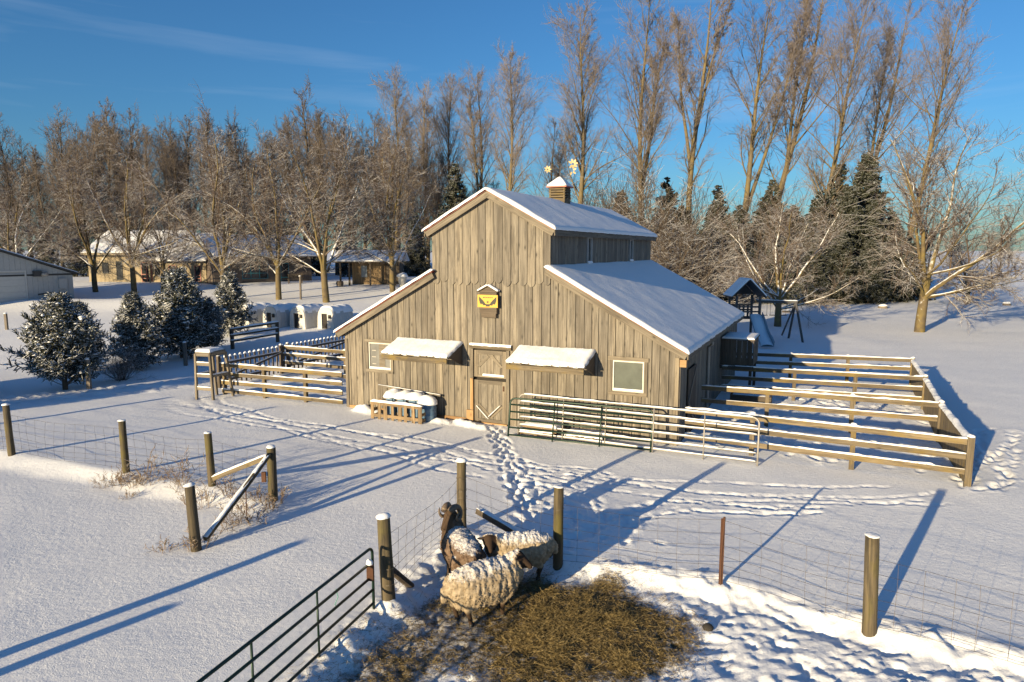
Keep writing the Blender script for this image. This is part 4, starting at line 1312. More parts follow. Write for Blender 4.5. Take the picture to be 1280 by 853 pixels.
picket('snow tipped picket gate panel behind the inner plank fence', (-10.2, 31.1), (-8.35, 35.1))
stl = thing('stile_frame', 'tall open wooden frame with rungs and a snowy top beside the plank fence', 'wooden frame', (-11.1, 25.4, 0))
ft = [(-11.75, 25.25), (-11.02, 25.0), (-10.60, 25.80), (-11.33, 26.05)]
tp = [(-11.62, 25.08), (-11.02, 24.90), (-10.72, 25.55), (-11.3, 25.75)]
zt_ = 1.74
sb = Vector((-11.1, 25.4, 0))
def q3(a, z=0.0): return Vector((a[0], a[1], z))
for a, c in zip(ft, tp):
    v0 = q3(a, -0.1) - sb; v1 = q3(c, zt_) - sb
    MB().box(0, (v1 - v0).length, -0.04, 0.04, -0.04, 0.04).build('leg', M_TRIM, stl, mw=frame(v0, v1 - v0, y=(BFX[0], BFX[1], 0)))
def mixp(i, z):
    t = z / zt_
    return q3(np.array(ft[i]) * (1 - t) + np.array(tp[i]) * t, z)
for z in (0.42, 0.92, 1.36):
    rail('rung', stl, mixp(0, z), mixp(1, z), 0.04, 0.12, M_TRIM, 0.05, sb, 0.0)
for z in (0.92,):
    rail('rung', stl, mixp(1, z), mixp(2, z), 0.04, 0.1, M_TRIM, 0.04, sb)
    rail('rung', stl, mixp(3, z), mixp(0, z), 0.04, 0.1, M_TRIM, 0.04, sb)
for i in range(4):
    rail('top_rail', stl, q3(tp[i], zt_ - 0.02), q3(tp[(i + 1) % 4], zt_ - 0.02), 0.04, 0.14, M_TRIM, 0, sb)
b = MB(); b.prism(tp, lambda x, y: (x - sb.x, y - sb.y, zt_ + 0.052), lambda x, y: (x - sb.x, y - sb.y, zt_ + 0.085)); b.build('top_board', M_TRIM, stl)
d_ = Vector(tp[1]) - Vector(tp[0]); e_ = Vector(tp[3]) - Vector(tp[0])
snow_sheet('snow', stl, (tp[0][0] - sb.x, tp[0][1] - sb.y, zt_ + 0.085), (d_.x, d_.y, 0), (e_.x, e_.y, 0), d_.length, e_.length, 0.09, edge=0.1, step=0.06, over=0.03)
# hitching rail in the shade behind
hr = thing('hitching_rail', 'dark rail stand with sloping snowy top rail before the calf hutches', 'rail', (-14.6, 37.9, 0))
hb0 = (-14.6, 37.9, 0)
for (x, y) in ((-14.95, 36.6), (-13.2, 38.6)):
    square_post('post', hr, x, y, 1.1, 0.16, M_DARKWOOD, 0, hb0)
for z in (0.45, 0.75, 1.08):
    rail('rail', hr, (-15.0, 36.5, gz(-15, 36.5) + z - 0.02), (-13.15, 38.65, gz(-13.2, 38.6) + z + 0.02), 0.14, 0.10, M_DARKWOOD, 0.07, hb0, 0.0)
for k, (x, y, h, lb) in enumerate(((-16.75, 26.9, 1.2, 'grey fence post standing among the junipers by the lane'), (-15.6, 32.6, 1.1, 'grey fence post beside the last dark junipers'), (-31.2, 42.4, 1.0, 'short dark post with a snow knob by the garage door'))):
    g_ = thing('fence_post', lb, 'post', (x, y, 0))
    square_post('post', g_, x, y, h, 0.14, M_GREYWOOD, 0.08, (x, y, 0))

# ------------------------------------------------------------------ calf hutches
M_HUTCH = plain('hutch_plastic', (0.66, 0.65, 0.62), 0.45, var=0.06)
def hutch_proto():
    h = thing('calf_hutch', 'white domed calf hutch with a dark doorway in the row behind the pickets', 'calf hutch', (0, 0, 0), 0, 'calf hutches in a row')
    W, H, Ln = 0.62, 1.36, 2.1
    def arch(w, hh, n=14):
        pts = []
        for i in range(n + 1):
            a = math.pi * i / n
            pts.append((w * math.copysign(abs(math.cos(a)) ** 0.65, math.cos(a)), hh * 0.30 + hh * 0.70 * math.sin(a) ** 0.75))
        return [(w * 1.04, 0.0)] + pts + [(-w * 1.04, 0.0)]
    # ribbed shell, local y runs back
    ys_ = np.linspace(0, Ln, 29)
    V = []; 
    for y in ys_:
        s = 1.0 + 0.045 * (1 if math.sin(y / Ln * math.pi * 6.0) > 0 else 0) * (0.06 < y < Ln - 0.06)
        s *= 1 - 0.10 * (y / Ln) ** 4
        V.append([(x * s, y, z * s) for x, z in arch(W, H)])
    k = len(V[0]); fl = [v for ring in V for v in ring]
    F = [(i * k + j, i * k + j + 1, (i + 1) * k + j + 1, (i + 1) * k + j) for i in range(len(V) - 1) for j in range(k - 1)]
    F.append(tuple((len(V) - 1) * k + j for j in range(k)))
    b = MB().add(fl, F)
    sh = b.build('shell', M_HUTCH, h, smooth=False)
    # front wall with a doorway left of centre
    ou = arch(W, H); dx0, dx1, dz = -0.30, 0.12, 0.98
    n = len(ou)
    inn = []
    for x, z in ou:
        inn.append((min(max(x, dx0), dx1), min(z, dz)))
    b = MB()
    b.add([(x, -0.012, z) for x, z in ou] + [(x, -0.012, z) for x, z in inn], [(i, i + 1, n + i + 1, n + i) for i in range(n - 1)])
    b.add([(x, -0.012, z) for x, z in inn] + [(x, 0.06, z) for x, z in inn], [(i, i + 1, n + i + 1, n + i) for i in range(n - 1)])
    b.build('front_wall', M_HUTCH, h)
    MB().box(dx0 - 0.01, dx1 + 0.01, 0.07, 0.09, 0, dz).build('doorway_shade_panel', M_INNER, h)  # dark panel stands in for the unlit inside of the hutch
    MB().box(0.26, 0.42, -0.10, -0.014, 0.70, 0.92).build('bucket_bracket', M_BLK, h)
    MB().lathe([(0.09, 0), (0.12, 0.03), (0.12, 0.08), (0.05, 0.12)], 10, (0, 0.75, H + 0.02)).build('vent_cap', M_HUTCH, h, smooth=True)
    # snow along the crown
    V2 = []
    for i, y in enumerate(np.linspace(0.02, Ln - 0.02, 26)):
        row = []
        for j, a in enumerate(np.linspace(30, 150, 11)):
            a = R(a); sx = W * math.copysign(abs(math.cos(a)) ** 0.65, math.cos(a)); sz = H * 0.3 + H * 0.7 * math.sin(a) ** 0.75
            e = math.sin(math.pi * j / 10) ** 0.5 * (1 if 0 < i < 25 else 0)
            t = e * (0.05 + 0.05 * float(fbm(y * 2.2, a * 2, 3)) + 0.02 * math.sin(y * 9)) - 0.02 * (1 - e) + 0.035
            row.append((sx * (1 + t), y, sz + t * 1.2))
        V2.append(row)
    V2 = np.array(V2); aa, b2 = V2.shape[:2]
    idx = np.arange(aa * b2).reshape(aa, b2)
    F = np.stack([idx[:-1, :-1], idx[:-1, 1:], idx[1:, 1:], idx[1:, :-1]], -1).reshape(-1, 4)
    link('snow', np_mesh('snow', V2.reshape(-1, 3), F, M_SNOW), h)
    return h
hp = hutch_proto()
for k, (x, y) in enumerate(((-17.0, 43.3), (-15.2, 43.2), (-13.42, 43.0), (-11.6, 42.8))):
    h = hp if k == 0 else copy_tree(hp)
    h.location = (x, y, gz(x, y) - 0.03)
    h.rotation_euler = (0, 0, R(-27 + (k * 37 % 7) - 3))
    h['label'] = ('white calf hutch half hidden behind the slim juniper', 'white domed calf hutch behind the dark hitching rail', 'white calf hutch in the middle of the row, between two others', 'white calf hutch at the end of the row next to the barn eave')[k]
# ------------------------------------------------------------------ vegetation
def barkmat(name, dark, light, moss=None, snow=0.0, snow_lo=0.35, frost=None):
    """bark; snow lies on faces that look upward"""
    m, nt, bs = newmat(name)
    dark = [c * 0.75 for c in dark]; light = [c * 0.75 for c in light]
    moss = [c * 0.75 for c in moss] if moss else None
    n1 = noise(nt, 3.0, 5, 0.65)
    r = ramp(nt, [(0.3, dark), (0.7, light)])
    nt.links.new(n1, r.inputs['Fac'])
    col = r.outputs['Color']
    if moss:
        n2 = noise(nt, 0.8, 4, 0.6)
        r2 = ramp(nt, [(0.42, 0.0), (0.6, 1.0)])
        nt.links.new(n2, r2.inputs['Fac'])
        col = mixrgb(nt, r2.outputs['Color'], col, moss)
    if frost:
        n4 = noise(nt, 1.7, 3, 0.6)
        r4 = ramp(nt, [(0.35, 0.0), (0.65, frost[3])])
        nt.links.new(n4, r4.inputs['Fac'])
        col = mixrgb(nt, r4.outputs['Color'], col, frost[:3])
    if snow:
        ge = nt.nodes.new('ShaderNodeNewGeometry')
        sx = nt.nodes.new('ShaderNodeSeparateXYZ')
        nt.links.new(ge.outputs['Normal'], sx.inputs[0])
        n3 = noise(nt, 4.0, 3, 0.6)
        ad = nt.nodes.new('ShaderNodeMath'); ad.operation = 'MULTIPLY_ADD'
        nt.links.new(n3, ad.inputs[0]); ad.inputs[1].default_value = 0.9
        nt.links.new(sx.outputs['Z'], ad.inputs[2])
        mr = nt.nodes.new('ShaderNodeMapRange')
        mr.inputs['From Min'].default_value = snow_lo + 0.45; mr.inputs['From Max'].default_value = snow_lo + 0.70
        mr.inputs['To Max'].default_value = snow
        nt.links.new(ad.outputs[0], mr.inputs['Value'])
        col = mixrgb(nt, mr.outputs[0], col, (0.80, 0.82, 0.85))
    nt.links.new(col, bs.inputs['Base Color'])
    bs.inputs['Roughness'].default_value = 0.85
    return m
M_BARK_POP = barkmat('poplar_bark', (0.09, 0.072, 0.05), (0.19, 0.15, 0.095), moss=(0.20, 0.15, 0.06))
M_TWIG_POP = barkmat('poplar_twigs', (0.125, 0.10, 0.085), (0.23, 0.185, 0.16), frost=(0.36, 0.32, 0.31, 0.6))
M_BARK_MAP = barkmat('maple_bark', (0.08, 0.06, 0.036), (0.18, 0.135, 0.07), moss=(0.20, 0.15, 0.045), snow=0.95, snow_lo=0.20)
M_TWIG_MAP = barkmat('maple_twigs', (0.075, 0.052, 0.038), (0.155, 0.11, 0.08), snow=0.75, snow_lo=0.42)
M_BARK_WOOD = barkmat('wood_bark', (0.06, 0.045, 0.03), (0.15, 0.11, 0.07), snow=0.5, snow_lo=0.45)
M_TWIG_WOOD = barkmat('wood_twigs', (0.085, 0.068, 0.056), (0.16, 0.13, 0.108), frost=(0.26, 0.225, 0.21, 0.55))
M_SHRUB = barkmat('shrub_twigs', (0.075, 0.056, 0.04), (0.16, 0.12, 0.085), snow=0.8, snow_lo=0.42)
M_SPRUCE = barkmat('spruce_needles', (0.010, 0.015, 0.008), (0.042, 0.047, 0.02), snow=0.45, snow_lo=0.68)
M_JUNIPER = barkmat('juniper_sprays', (0.016, 0.022, 0.013), (0.06, 0.066, 0.034), snow=0.85, snow_lo=0.40)

def tubes(P, Rd, sides):
    """P (N,k,3) polylines, Rd (N,k) radii -> V, F"""
    N, k, _ = P.shape
    d = P[:, -1] - P[:, 0]
    d /= np.linalg.norm(d, axis=1)[:, None] + 1e-9
    ref = np.where(np.abs(d[:, 2:3]) > 0.8, np.array([[1.0, 0, 0]]), np.array([[0, 0, 1.0]]))
    u = np.cross(d, ref); u /= np.linalg.norm(u, axis=1)[:, None] + 1e-9
    w = np.cross(d, u)
    a = 2 * np.pi * np.arange(sides) / sides + 0.5
    ring = u[:, None, :] * np.cos(a)[None, :, None] + w[:, None, :] * np.sin(a)[None, :, None]     # N,s,3
    V = P[:, :, None, :] + ring[:, None, :, :] * Rd[:, :, None, None]
    V = V.reshape(-1, 3)
    i0 = np.arange(N)[:, None, None] * (k * sides) + np.arange(k - 1)[None, :, None] * sides
    s0 = np.arange(sides)[None, None, :]; s1 = (s0 + 1) % sides
    F = np.stack([i0 + s0, i0 + s1, i0 + sides + s1, i0 + sides + s0], -1).reshape(-1, 4)
    return V, F
def merge(parts):
    Vs, Fs, n = [], [], 0
    for V, F in parts:
        Vs.append(V); Fs.append(F + n); n += len(V)
    return np.concatenate(Vs), np.concatenate(Fs)

def limb(rg, start, dirn, length, rad0, rad1, k, up=0.0, wob=0.1, out=None):
    """grow N polylines"""
    N = len(start)
    d = dirn / (np.linalg.norm(dirn, axis=1)[:, None] + 1e-9)
    P = np.zeros((N, k, 3)); P[:, 0] = start
    st = length / (k - 1)
    bend = rg.normal(0, wob, (N, 3))
    for j in range(1, k):
        d = d + bend / (k - 1) * 1.2 + rg.normal(0, wob * 0.55, (N, 3))
        d[:, 2] += up / (k - 1) * (np.asarray(1.0))
        d /= np.linalg.norm(d, axis=1)[:, None] + 1e-9
        P[:, j] = P[:, j - 1] + d * st[:, None]
    t = np.linspace(0, 1, k)[None, :]
    Rd = rad0[:, None] * (1 - t) + rad1[:, None] * t
    return P, Rd
def sprout(rg, P, Rd, per, tlo, thi, ang, angv, lr, lrv, rr_, k, up, wob, taper=0.35, shape=None, rmin=0.004, lens=None):
    """children on every parent polyline"""
    N, kp, _ = P.shape
    par = np.repeat(np.arange(N), per)
    M = len(par)
    slot = np.tile(np.arange(per), N)
    t = tlo + (thi - tlo) * (slot + rg.random(M)) / per
    f = t * (kp - 1); i = np.minimum(f.astype(int), kp - 2); q = f - i
    start = P[par, i] * (1 - q)[:, None] + P[par, i + 1] * q[:, None]
    T = P[par, i + 1] - P[par, i]; T /= np.linalg.norm(T, axis=1)[:, None] + 1e-9
    rad = Rd[par, i] * (1 - q) + Rd[par, i + 1] * q
    ref = rg.normal(size=(M, 3))
    U = np.cross(T, ref); U /= np.linalg.norm(U, axis=1)[:, None] + 1e-9
    W = np.cross(T, U)
    az = slot * 2.4 + rg.normal(0, 0.5, M) + par * 1.7
    a = np.radians(ang + rg.normal(0, angv, M))
    d = T * np.cos(a)[:, None] + (U * np.cos(az)[:, None] + W * np.sin(az)[:, None]) * np.sin(a)[:, None]
    Lp = np.linalg.norm(np.diff(P, axis=1), axis=2).sum(1)[par]
    L = Lp * lr * (1 + rg.normal(0, lrv, M)).clip(0.35, 1.8)
    if shape is not None:
        L = L * shape(t)
    r0 = np.maximum(rad * rr_, rmin)
    return limb(rg, start, d, L, r0, np.maximum(r0 * taper, rmin * 0.7), k, up, wob)

def make_poplar(seed, H=30.0, lean=0.0, nb=46, spread=24, twigr=0.016, trunk_r=0.36, dens=1.0, tw=11, base=0.30, fork=()):
    rg = np.random.default_rng(seed)
    k = 16
    t = np.linspace(0, 1, k)
    tr = np.stack([lean * H * t ** 1.15 + 0.25 * np.sin(t * 7 + seed), 0.25 * np.cos(t * 6 + seed * 2) - 0.25 * np.cos(seed * 2), H * t], -1)[None]
    tr[:, :, 0] -= tr[:, :1, 0]
    rd = (trunk_r * (1 - t) ** 0.9 + 0.02)[None]
    for (ft, fa, az) in fork:      # co-dominant stems
        i = int(ft * (k - 1)); st = tr[0, i]; rem = H * (1 - ft) * 0.86
        d = np.array([math.sin(R(fa)) * math.cos(az) + lean, math.sin(R(fa)) * math.sin(az), math.cos(R(fa))])
        u_ = np.linspace(0, 1, k)[:, None]
        ft_ = st[None] + d[None] * rem * u_ + np.array([[0.3, 0.2, 0]]) * np.sin(u_ * 6 + seed) * u_
        ft_[:, 2] = st[2] + rem * u_[:, 0]
        tr = np.concatenate([tr, ft_[None]]); rd = np.concatenate([rd, (rd[0, i] * 0.7 * (1 - u_[:, 0]) ** 0.9 + 0.02)[None]])
    nb = int(nb * (1 + 0.0 * len(tr)) / (1 + 0.55 * (len(tr) - 1)))
    l1, r1 = sprout(rg, tr, rd, nb, base, 0.985, spread, 8, 0.33, 0.32, 0.38, 8, 0.42, 0.13, 0.12, lambda q: (1.08 - q) ** 0.75 * (0.55 + 0.6 * np.minimum(1, np.maximum(0, q - base) * 3.5)), 0.016)
    l2, r2 = sprout(rg, l1, r1, int(12 * dens), 0.15, 0.97, 34, 11, 0.34, 0.3, 0.45, 5, 0.3, 0.22, 0.35, lambda q: 1.15 - 0.5 * q, 0.013)
    l3, r3 = sprout(rg, l2, r2, tw, 0.1, 1.0, 36, 14, 0.46, 0.35, 0.55, 3, 0.2, 0.25, 0.5, None, twigr * 0.75)
    return (merge([tubes(tr, rd, 9), tubes(l1, r1, 5)]), merge([tubes(l2, r2, 3), tubes(l3, r3, 3)]))

def make_maple(seed, H=12.0, stems=5, tw=8, spread=34, rt=0.3, fork=0.16, twigr=0.009, droop=0.0, lean=(0, 0), wide=1.0, nl=6):
    rg = np.random.default_rng(seed)
    k = 6; t = np.linspace(0, 1, k)
    h0 = H * fork
    tr = np.stack([0.06 * np.sin(t * 3 + seed) + lean[0] * h0 * t, lean[1] * h0 * t, h0 * t], -1)[None]
    rd = (rt * (1.12 - 0.3 * t))[None]
    # leader and main stems leaving the trunk around the fork
    az = np.arange(stems) * 2 * np.pi / stems + rg.normal(0, 0.35, stems)
    a = np.radians(spread + rg.normal(0, 9, stems)); a[0] *= 0.25
    d = np.stack([np.sin(a) * np.cos(az), np.sin(a) * np.sin(az), np.cos(a)], -1)
    q = rg.uniform(0.75, 1.0, stems)
    st = tr[0][np.minimum((q * (k - 1)).astype(int), k - 1)]
    L = H * (1 - fork) * rg.uniform(0.78, 1.0, stems) * wide; L[0] = H * (1 - fork)
    l1, r1 = limb(rg, st, d, L, np.full(stems, rt * 0.55) * rg.uniform(0.8, 1.1, stems), np.full(stems, 0.02), 12, 0.35, 0.16)
    # low spreading limbs
    az = rg.random(nl) * 6.28; a = np.radians(rg.uniform(58, 80, nl))
    d = np.stack([np.sin(a) * np.cos(az), np.sin(a) * np.sin(az), np.cos(a)], -1)
    st = tr[0][rg.integers(3, k, nl)]
    lo, ro = limb(rg, st, d, H * rg.uniform(0.38, 0.58, nl) * wide, np.full(nl, rt * 0.30), np.full(nl, 0.018), 12, 0.28 - droop, 0.15)
    l1 = np.concatenate([l1, lo]); r1 = np.concatenate([r1, ro])
    l2, r2 = sprout(rg, l1, r1, 13, 0.16, 0.98, 40, 12, 0.36, 0.3, 0.5, 7, 0.2 - droop * 0.5, 0.2, 0.25, lambda q: 1.15 - 0.65 * q, 0.018)
    l3, r3 = sprout(rg, l2, r2, 8, 0.12, 0.98, 42, 14, 0.42, 0.3, 0.55, 5, 0.1, 0.25, 0.4, lambda q: 1.1 - 0.4 * q, 0.012)
    l4, r4 = sprout(rg, l3, r3, tw, 0.1, 1.0, 40, 16, 0.5, 0.35, 0.6, 3, 0.05, 0.28, 0.5, None, twigr)
    return (merge([tubes(tr, rd, 10), tubes(l1, r1, 7)]), merge([tubes(l2, r2, 5), tubes(l3, r3, 4), tubes(l4, r4, 3)]))

def make_spruce(seed, H=15.0, W=3.6, n=150, tw=22, fat=0.085, droop=-0.35):
    rg = np.random.default_rng(seed)
    t = np.linspace(0, 1, 8)
    tr = np.stack([0 * t, 0 * t, H * t], -1)[None]; rd = (0.22 * (1 - t) + 0.02)[None]
    q = np.sort(rg.random(n) ** 0.85) * 0.97 + 0.03
    az = rg.random(n) * 6.283
    L = W * (1.02 - q) ** 0.8 * rg.uniform(0.65, 1.15, n) + 0.25
    el = np.radians(rg.uniform(-8, 22, n) + q * 22)
    d = np.stack([np.cos(el) * np.cos(az), np.cos(el) * np.sin(az), np.sin(el)], -1)
    st = np.stack([0 * q, 0 * q, q * H], -1)
    l1, r1 = limb(rg, st, d, L, np.full(n, 0.05), np.full(n, 0.02), 6, droop, 0.10)
    l2, r2 = sprout(rg, l1, r1, tw, 0.08, 1.0, 52, 14, 0.26, 0.3, 0.6, 3, -0.2, 0.25, 0.6, lambda s: 1.2 - 0.5 * s, fat)
    r2 = r2 * 0 + np.array([[fat * 0.8, fat * 1.1, fat * 0.15]])
    l3, r3 = sprout(rg, l2, r2, 4, 0.1, 1.0, 50, 16, 0.55, 0.3, 0.6, 3, -0.25, 0.3, 0.6, None, fat)
    r3 = r3 * 0 + np.array([[fat * 0.6, fat * 0.85, fat * 0.1]])
    return (merge([tubes(tr, rd, 7), tubes(l1, r1, 4)]), merge([tubes(l2, r2, 3), tubes(l3, r3, 3)]))

def make_shrub(seed, H=6.0, n=40, spread=38, twigr=0.012, tw=6):
    rg = np.random.default_rng(seed)
    az = rg.random(n) * 6.283; a = np.radians(np.abs(rg.normal(0, spread, n)).clip(2, 75))
    d = np.stack([np.sin(a) * np.cos(az), np.sin(a) * np.sin(az), np.cos(a)], -1)
    st = np.stack([0.5 * np.cos(az) * rg.random(n), 0.5 * np.sin(az) * rg.random(n), 0 * az - 0.1], -1)
    l1, r1 = limb(rg, st, d, H * rg.uniform(0.55, 1.05, n), np.full(n, 0.05), np.full(n, 0.012), 8, 0.15, 0.14)
    l2, r2 = sprout(rg, l1, r1, 9, 0.2, 1.0, 32, 12, 0.35, 0.3, 0.6, 5, 0.1, 0.2, 0.4, None, 0.012)
    l3, r3 = sprout(rg, l2, r2, tw, 0.1, 1.0, 38, 14, 0.45, 0.3, 0.6, 3, 0.05, 0.25, 0.5, None, twigr)
    return (merge([tubes(l1, r1, 4)]), merge([tubes(l2, r2, 3), tubes(l3, r3, 3)]))

def tree_meshes(name, geo, mt, mc):
    return (np_mesh(name + '_trunk', geo[0][0], geo[0][1], mt), np_mesh(name + '_crown', geo[1][0], geo[1][1], mc))
def place(name, label, cat, meshes, x, y, rz=0.0, sc=1.0, group=None, z=None, zs=1.0, tilt=(0, 0)):
    o = thing(name, label, cat, (x, y, (gz(x, y) if z is None else z) - 0.08), rz, group)
    o.rotation_euler = (tilt[0], tilt[1], rz)
    o.scale = (sc, sc, sc * zs)
    link('trunk', meshes[0], o); link('crown', meshes[1], o)
    return o

# tall poplar row behind the barn -----------------------------------------
POP = [tree_meshes('poplar', make_poplar(s, lean=ln, nb=nb, spread=sp, fork=fk, base=bs_), M_BARK_POP, M_TWIG_POP) for s, ln, nb, sp, fk, bs_ in ((1, 0.01, 50, 31, ((0.34, 9, 0.3),), 0.26), (2, 0.05, 48, 33, ((0.42, 12, 2.6), (0.55, 10, 0.2)), 0.34), (3, 0.19, 42, 32, ((0.40, 7, 3.3),), 0.30), (4, 0.0, 50, 28, (), 0.30), (5, 0.15, 40, 36, (), 0.24), (6, 0.09, 44, 34, ((0.3, 13, 0.1),), 0.36))]
D_ = 86.0
def atx(u, y, z=0.0):      # world x under photo column u at depth y
    return (u - 640) / 863.5 * (y * 0.9915 + (5.5 - z) * 0.13)
def topz(v, y):            # height that shows at photo row v at depth y
    b = (v - 426.5) / 863.5
    c, s = 0.9915, 0.1302
    return 5.5 + y * (s + b * c) / (b * s - c)
pops = [  # column of the foot, row of the top, mesh, how it looks
    (722, 28, 3, 84, 'slim upright poplar rising behind the cupola'),
    (800, -12, 0, 86, 'tall upright poplar with a dense crown behind the upper roof'),
    (858, -30, 1, 82, 'tallest poplar, its clean yellowish trunk bare up to the first fork'),
    (915, -15, 5, 86, 'tall poplar leaning from the shrubs behind the lean-to roof'),
    (952, -40, 2, 88, 'long leaning poplar standing over the snowy maple of the playground'),
    (1005, 0, 4, 84, 'slanting poplar growing out of the tall spruce group'),
    (1055, 8, 2, 90, 'thin slanting poplar with a sparse crown behind the tall spruces'),
    (1120, 5, 4, 82, 'broad slanting poplar at the end of the row beyond the spruces'),
]
for k, (u, vt, mi, y, lb) in enumerate(pops):
    h = topz(vt, y)
    place('poplar_tree', lb, 'tree', POP[mi], atx(u, y), y, (0.0, 0.25, -0.2, 0.12, 0.3, -0.25, 0.2, -0.1)[k], h / 30.0, 'poplar row')
# smaller poplars left of the gable
for k, (u, vt, mi, y, lb) in enumerate(((498, 98, 3, 92, 'slender poplar over the small open shed'), (535, 108, 0, 104, 'slender poplar standing between two taller ones behind the shed'), (566, 105, 3, 100, 'thin poplar just clear of the gable peak'), (600, 92, 0, 96, 'bare poplar showing over the front slope of the roof'), (637, 72, 3, 90, 'forked poplar standing above the roof ridge'), (690, 150, 0, 100, 'low poplar beside the weather vane'))):
    zb_ = gz(atx(u, y), y)
    place('poplar_tree', lb, 'tree', POP[mi], atx(u, y), y, 1.3 * k, (topz(vt, y) - zb_) / 30.0, 'slender poplars behind the gable')

# dense bare wood on the left ------------------------------------------------
WOODS = [tree_meshes('wood_tree', make_poplar(20 + s, H=20.0, lean=0.02 * (s % 3 - 1), nb=44, spread=sp, twigr=0.018, trunk_r=0.26, dens=0.9, tw=9, base=0.16), M_BARK_WOOD, M_TWIG_WOOD) for s, sp in enumerate((36, 32, 42, 28))]
wr = random.Random(5)
prof = [(-80, 170), (0, 165), (35, 150), (70, 168), (130, 140), (175, 130), (215, 150), (245, 128), (285, 150), (330, 165), (385, 118), (430, 130), (470, 150), (520, 160), (560, 180), (640, 200)]
def prow(u):
    return float(np.interp(u, [p[0] for p in prof], [p[1] for p in prof]))
u = -110; k = 0
while u < 560:
    y = wr.uniform(88, 104)
    x = atx(u, y, 2.3); h = topz(prow(u) + wr.uniform(-8, 30), y) - gz(x, y)
    place('bare_tree', 'slim bare tree of the frosty brown wood behind the long house', 'tree', WOODS[k % 4], x, y, wr.uniform(0, 6.28), h / 20.0, 'bare wood behind the houses')
    u += wr.uniform(13, 22); k += 1
u = -110
while u < 640:
    y = wr.uniform(108, 128)
    x = atx(u, y, 2.3); h = topz(prow(u) + wr.uniform(15, 60), y) - gz(x, y)
    place('bare_tree', 'slim bare tree of the frosty brown wood behind the long house', 'tree', WOODS[k % 4], x, y, wr.uniform(0, 6.28), h / 20.0, 'bare wood behind the houses')
    u += wr.uniform(13, 22); k += 1

# snowy spreading trees round the houses ------------------------------------
MAP = [tree_meshes('maple', make_maple(40 + s, H=13.0, stems=5 + s % 2, rt=0.22, fork=0.25 - 0.03 * (s % 2), spread=27, nl=3, wide=0.95, tw=6), M_BARK_MAP, M_TWIG_MAP) for s in range(3)]
maps = [(22, 365, 62, 0, 190, 'snowy limbed tree rising behind the garage roof'),
        (120, 364, 62, 1, 185, 'bare tree with a leaning trunk between the garage and the house'),
        (168, 362, 61, 2, 175, 'bare tree before the house door, its crown over the roof'),
        (205, 352, 64, 0, 205, 'low forked tree in front of the second pink door'),
        (280, 360, 57, 1, 150, 'large bare tree rooted in the bank behind the junipers'),
        (349, 372, 56, 2, 165, 'small vase shaped tree with forked snowy limbs on the bank'),
        (407, 375, 55, 0, 130, 'stout bare tree behind the calf hutches'),
        (491, 360, 62, 1, 160, 'bare tree with snowy whips beside the barn eave')]
for k, (u, vb, y, mi, vt, lb) in enumerate(maps):
    x = atx(u, y, 1.5)
    h = topz(vt, y) - gz(x, y)
    place('maple_tree', lb, 'tree', MAP[mi], x, y, k * 1.1, h / 13.0, 'snowy limbed trees round the houses')

# trees in the yard on the right --------------------------------------------
MR = [tree_meshes('yard_tree', make_maple(61, H=13.0, stems=5, rt=0.27, fork=0.27, spread=30, twigr=0.008, tw=9), M_BARK_MAP, M_TWIG_MAP), tree_meshes('yard_tree', make_maple(64, H=11.0, stems=6, rt=0.26, fork=0.22, spread=36, twigr=0.008, wide=1.05, tw=7), M_BARK_MAP, M_TWIG_MAP)]
place('maple_tree', 'yellow barked tree with snowy limbs standing alone on the open lawn', 'tree', MR[0], 27.77, 46.7, 0.4, 1.12, 'yard trees', tilt=(0.0, 0.05))
place('maple_tree', 'snowy tree with a half shaded trunk behind the swing set', 'tree', MR[1], 19.4, 50.2, 1.1, 0.92, 'yard trees')
place('maple_tree', 'small snowy tree standing beyond the lane tracks', 'tree', MR[1], 47.2, 71.5, 2.4, 0.75, 'yard trees')
place('maple_tree', 'bare tree at the edge of the lawn whose twigs reach across the sky', 'tree', MR[0], 42.5, 51.0, 2.0, 1.25, 'yard trees')
FAR = WOODS
for k in range(16):
    x = 100 + k * 11 + wr.uniform(-4, 4); y = 205 + wr.uniform(-10, 25) - k * 1.5
    place('bare_tree', 'small far bare tree in the hedgerow beyond the open field', 'tree', FAR[k % 4], x, y, wr.uniform(0, 6), wr.uniform(0.5, 0.85), 'far hedgerow trees', zs=0.8)

# spruces -----------------------------------------------------------------
SPR = [tree_meshes('spruce', make_spruce(80 + s, H=15.0, W=w_, n=n_), M_BARK_WOOD, M_SPRUCE) for s, (w_, n_) in enumerate(((4.2, 190), (3.6, 170), (5.6, 170)))]
spr = [(1075, 190, 80, 0, 'tall snow dusted spruce, highest of the dark group'), (1042, 205, 83, 1, 'narrow spruce pressed against the tallest spruce'), (1108, 262, 78, 0, 'shorter spruce at the open side of the dark group'),
       (1010, 262, 82, 2, 'broad spruce filling the gap behind the yard tree'), (960, 225, 84, 1, 'pointed dark spruce above the tangled shrubs'), (893, 232, 86, 1, 'pointed spruce between two poplar trunks'),
       (830, 222, 90, 1, 'narrow spruce behind the bushes next to the upper roof'), (775, 238, 92, 0, 'dark spruce just over the roof ridge beyond the cupola'), (570, 205, 92, 1, 'lone pointed spruce rising over the front roof slope'),
       (520, 262, 88, 0, 'dark spruce behind the small open shed'), (1140, 300, 77, 2, 'low wide spruce at the corner of the group')]
for k, (u, vt, y, mi, lb) in enumerate(spr):
    x = atx(u, y, 1.0)
    place('spruce_tree', lb, 'tree', SPR[mi], x, y, k * 0.9, (topz(vt, y) - gz(x, y)) / 15.0, 'spruces behind the barn')
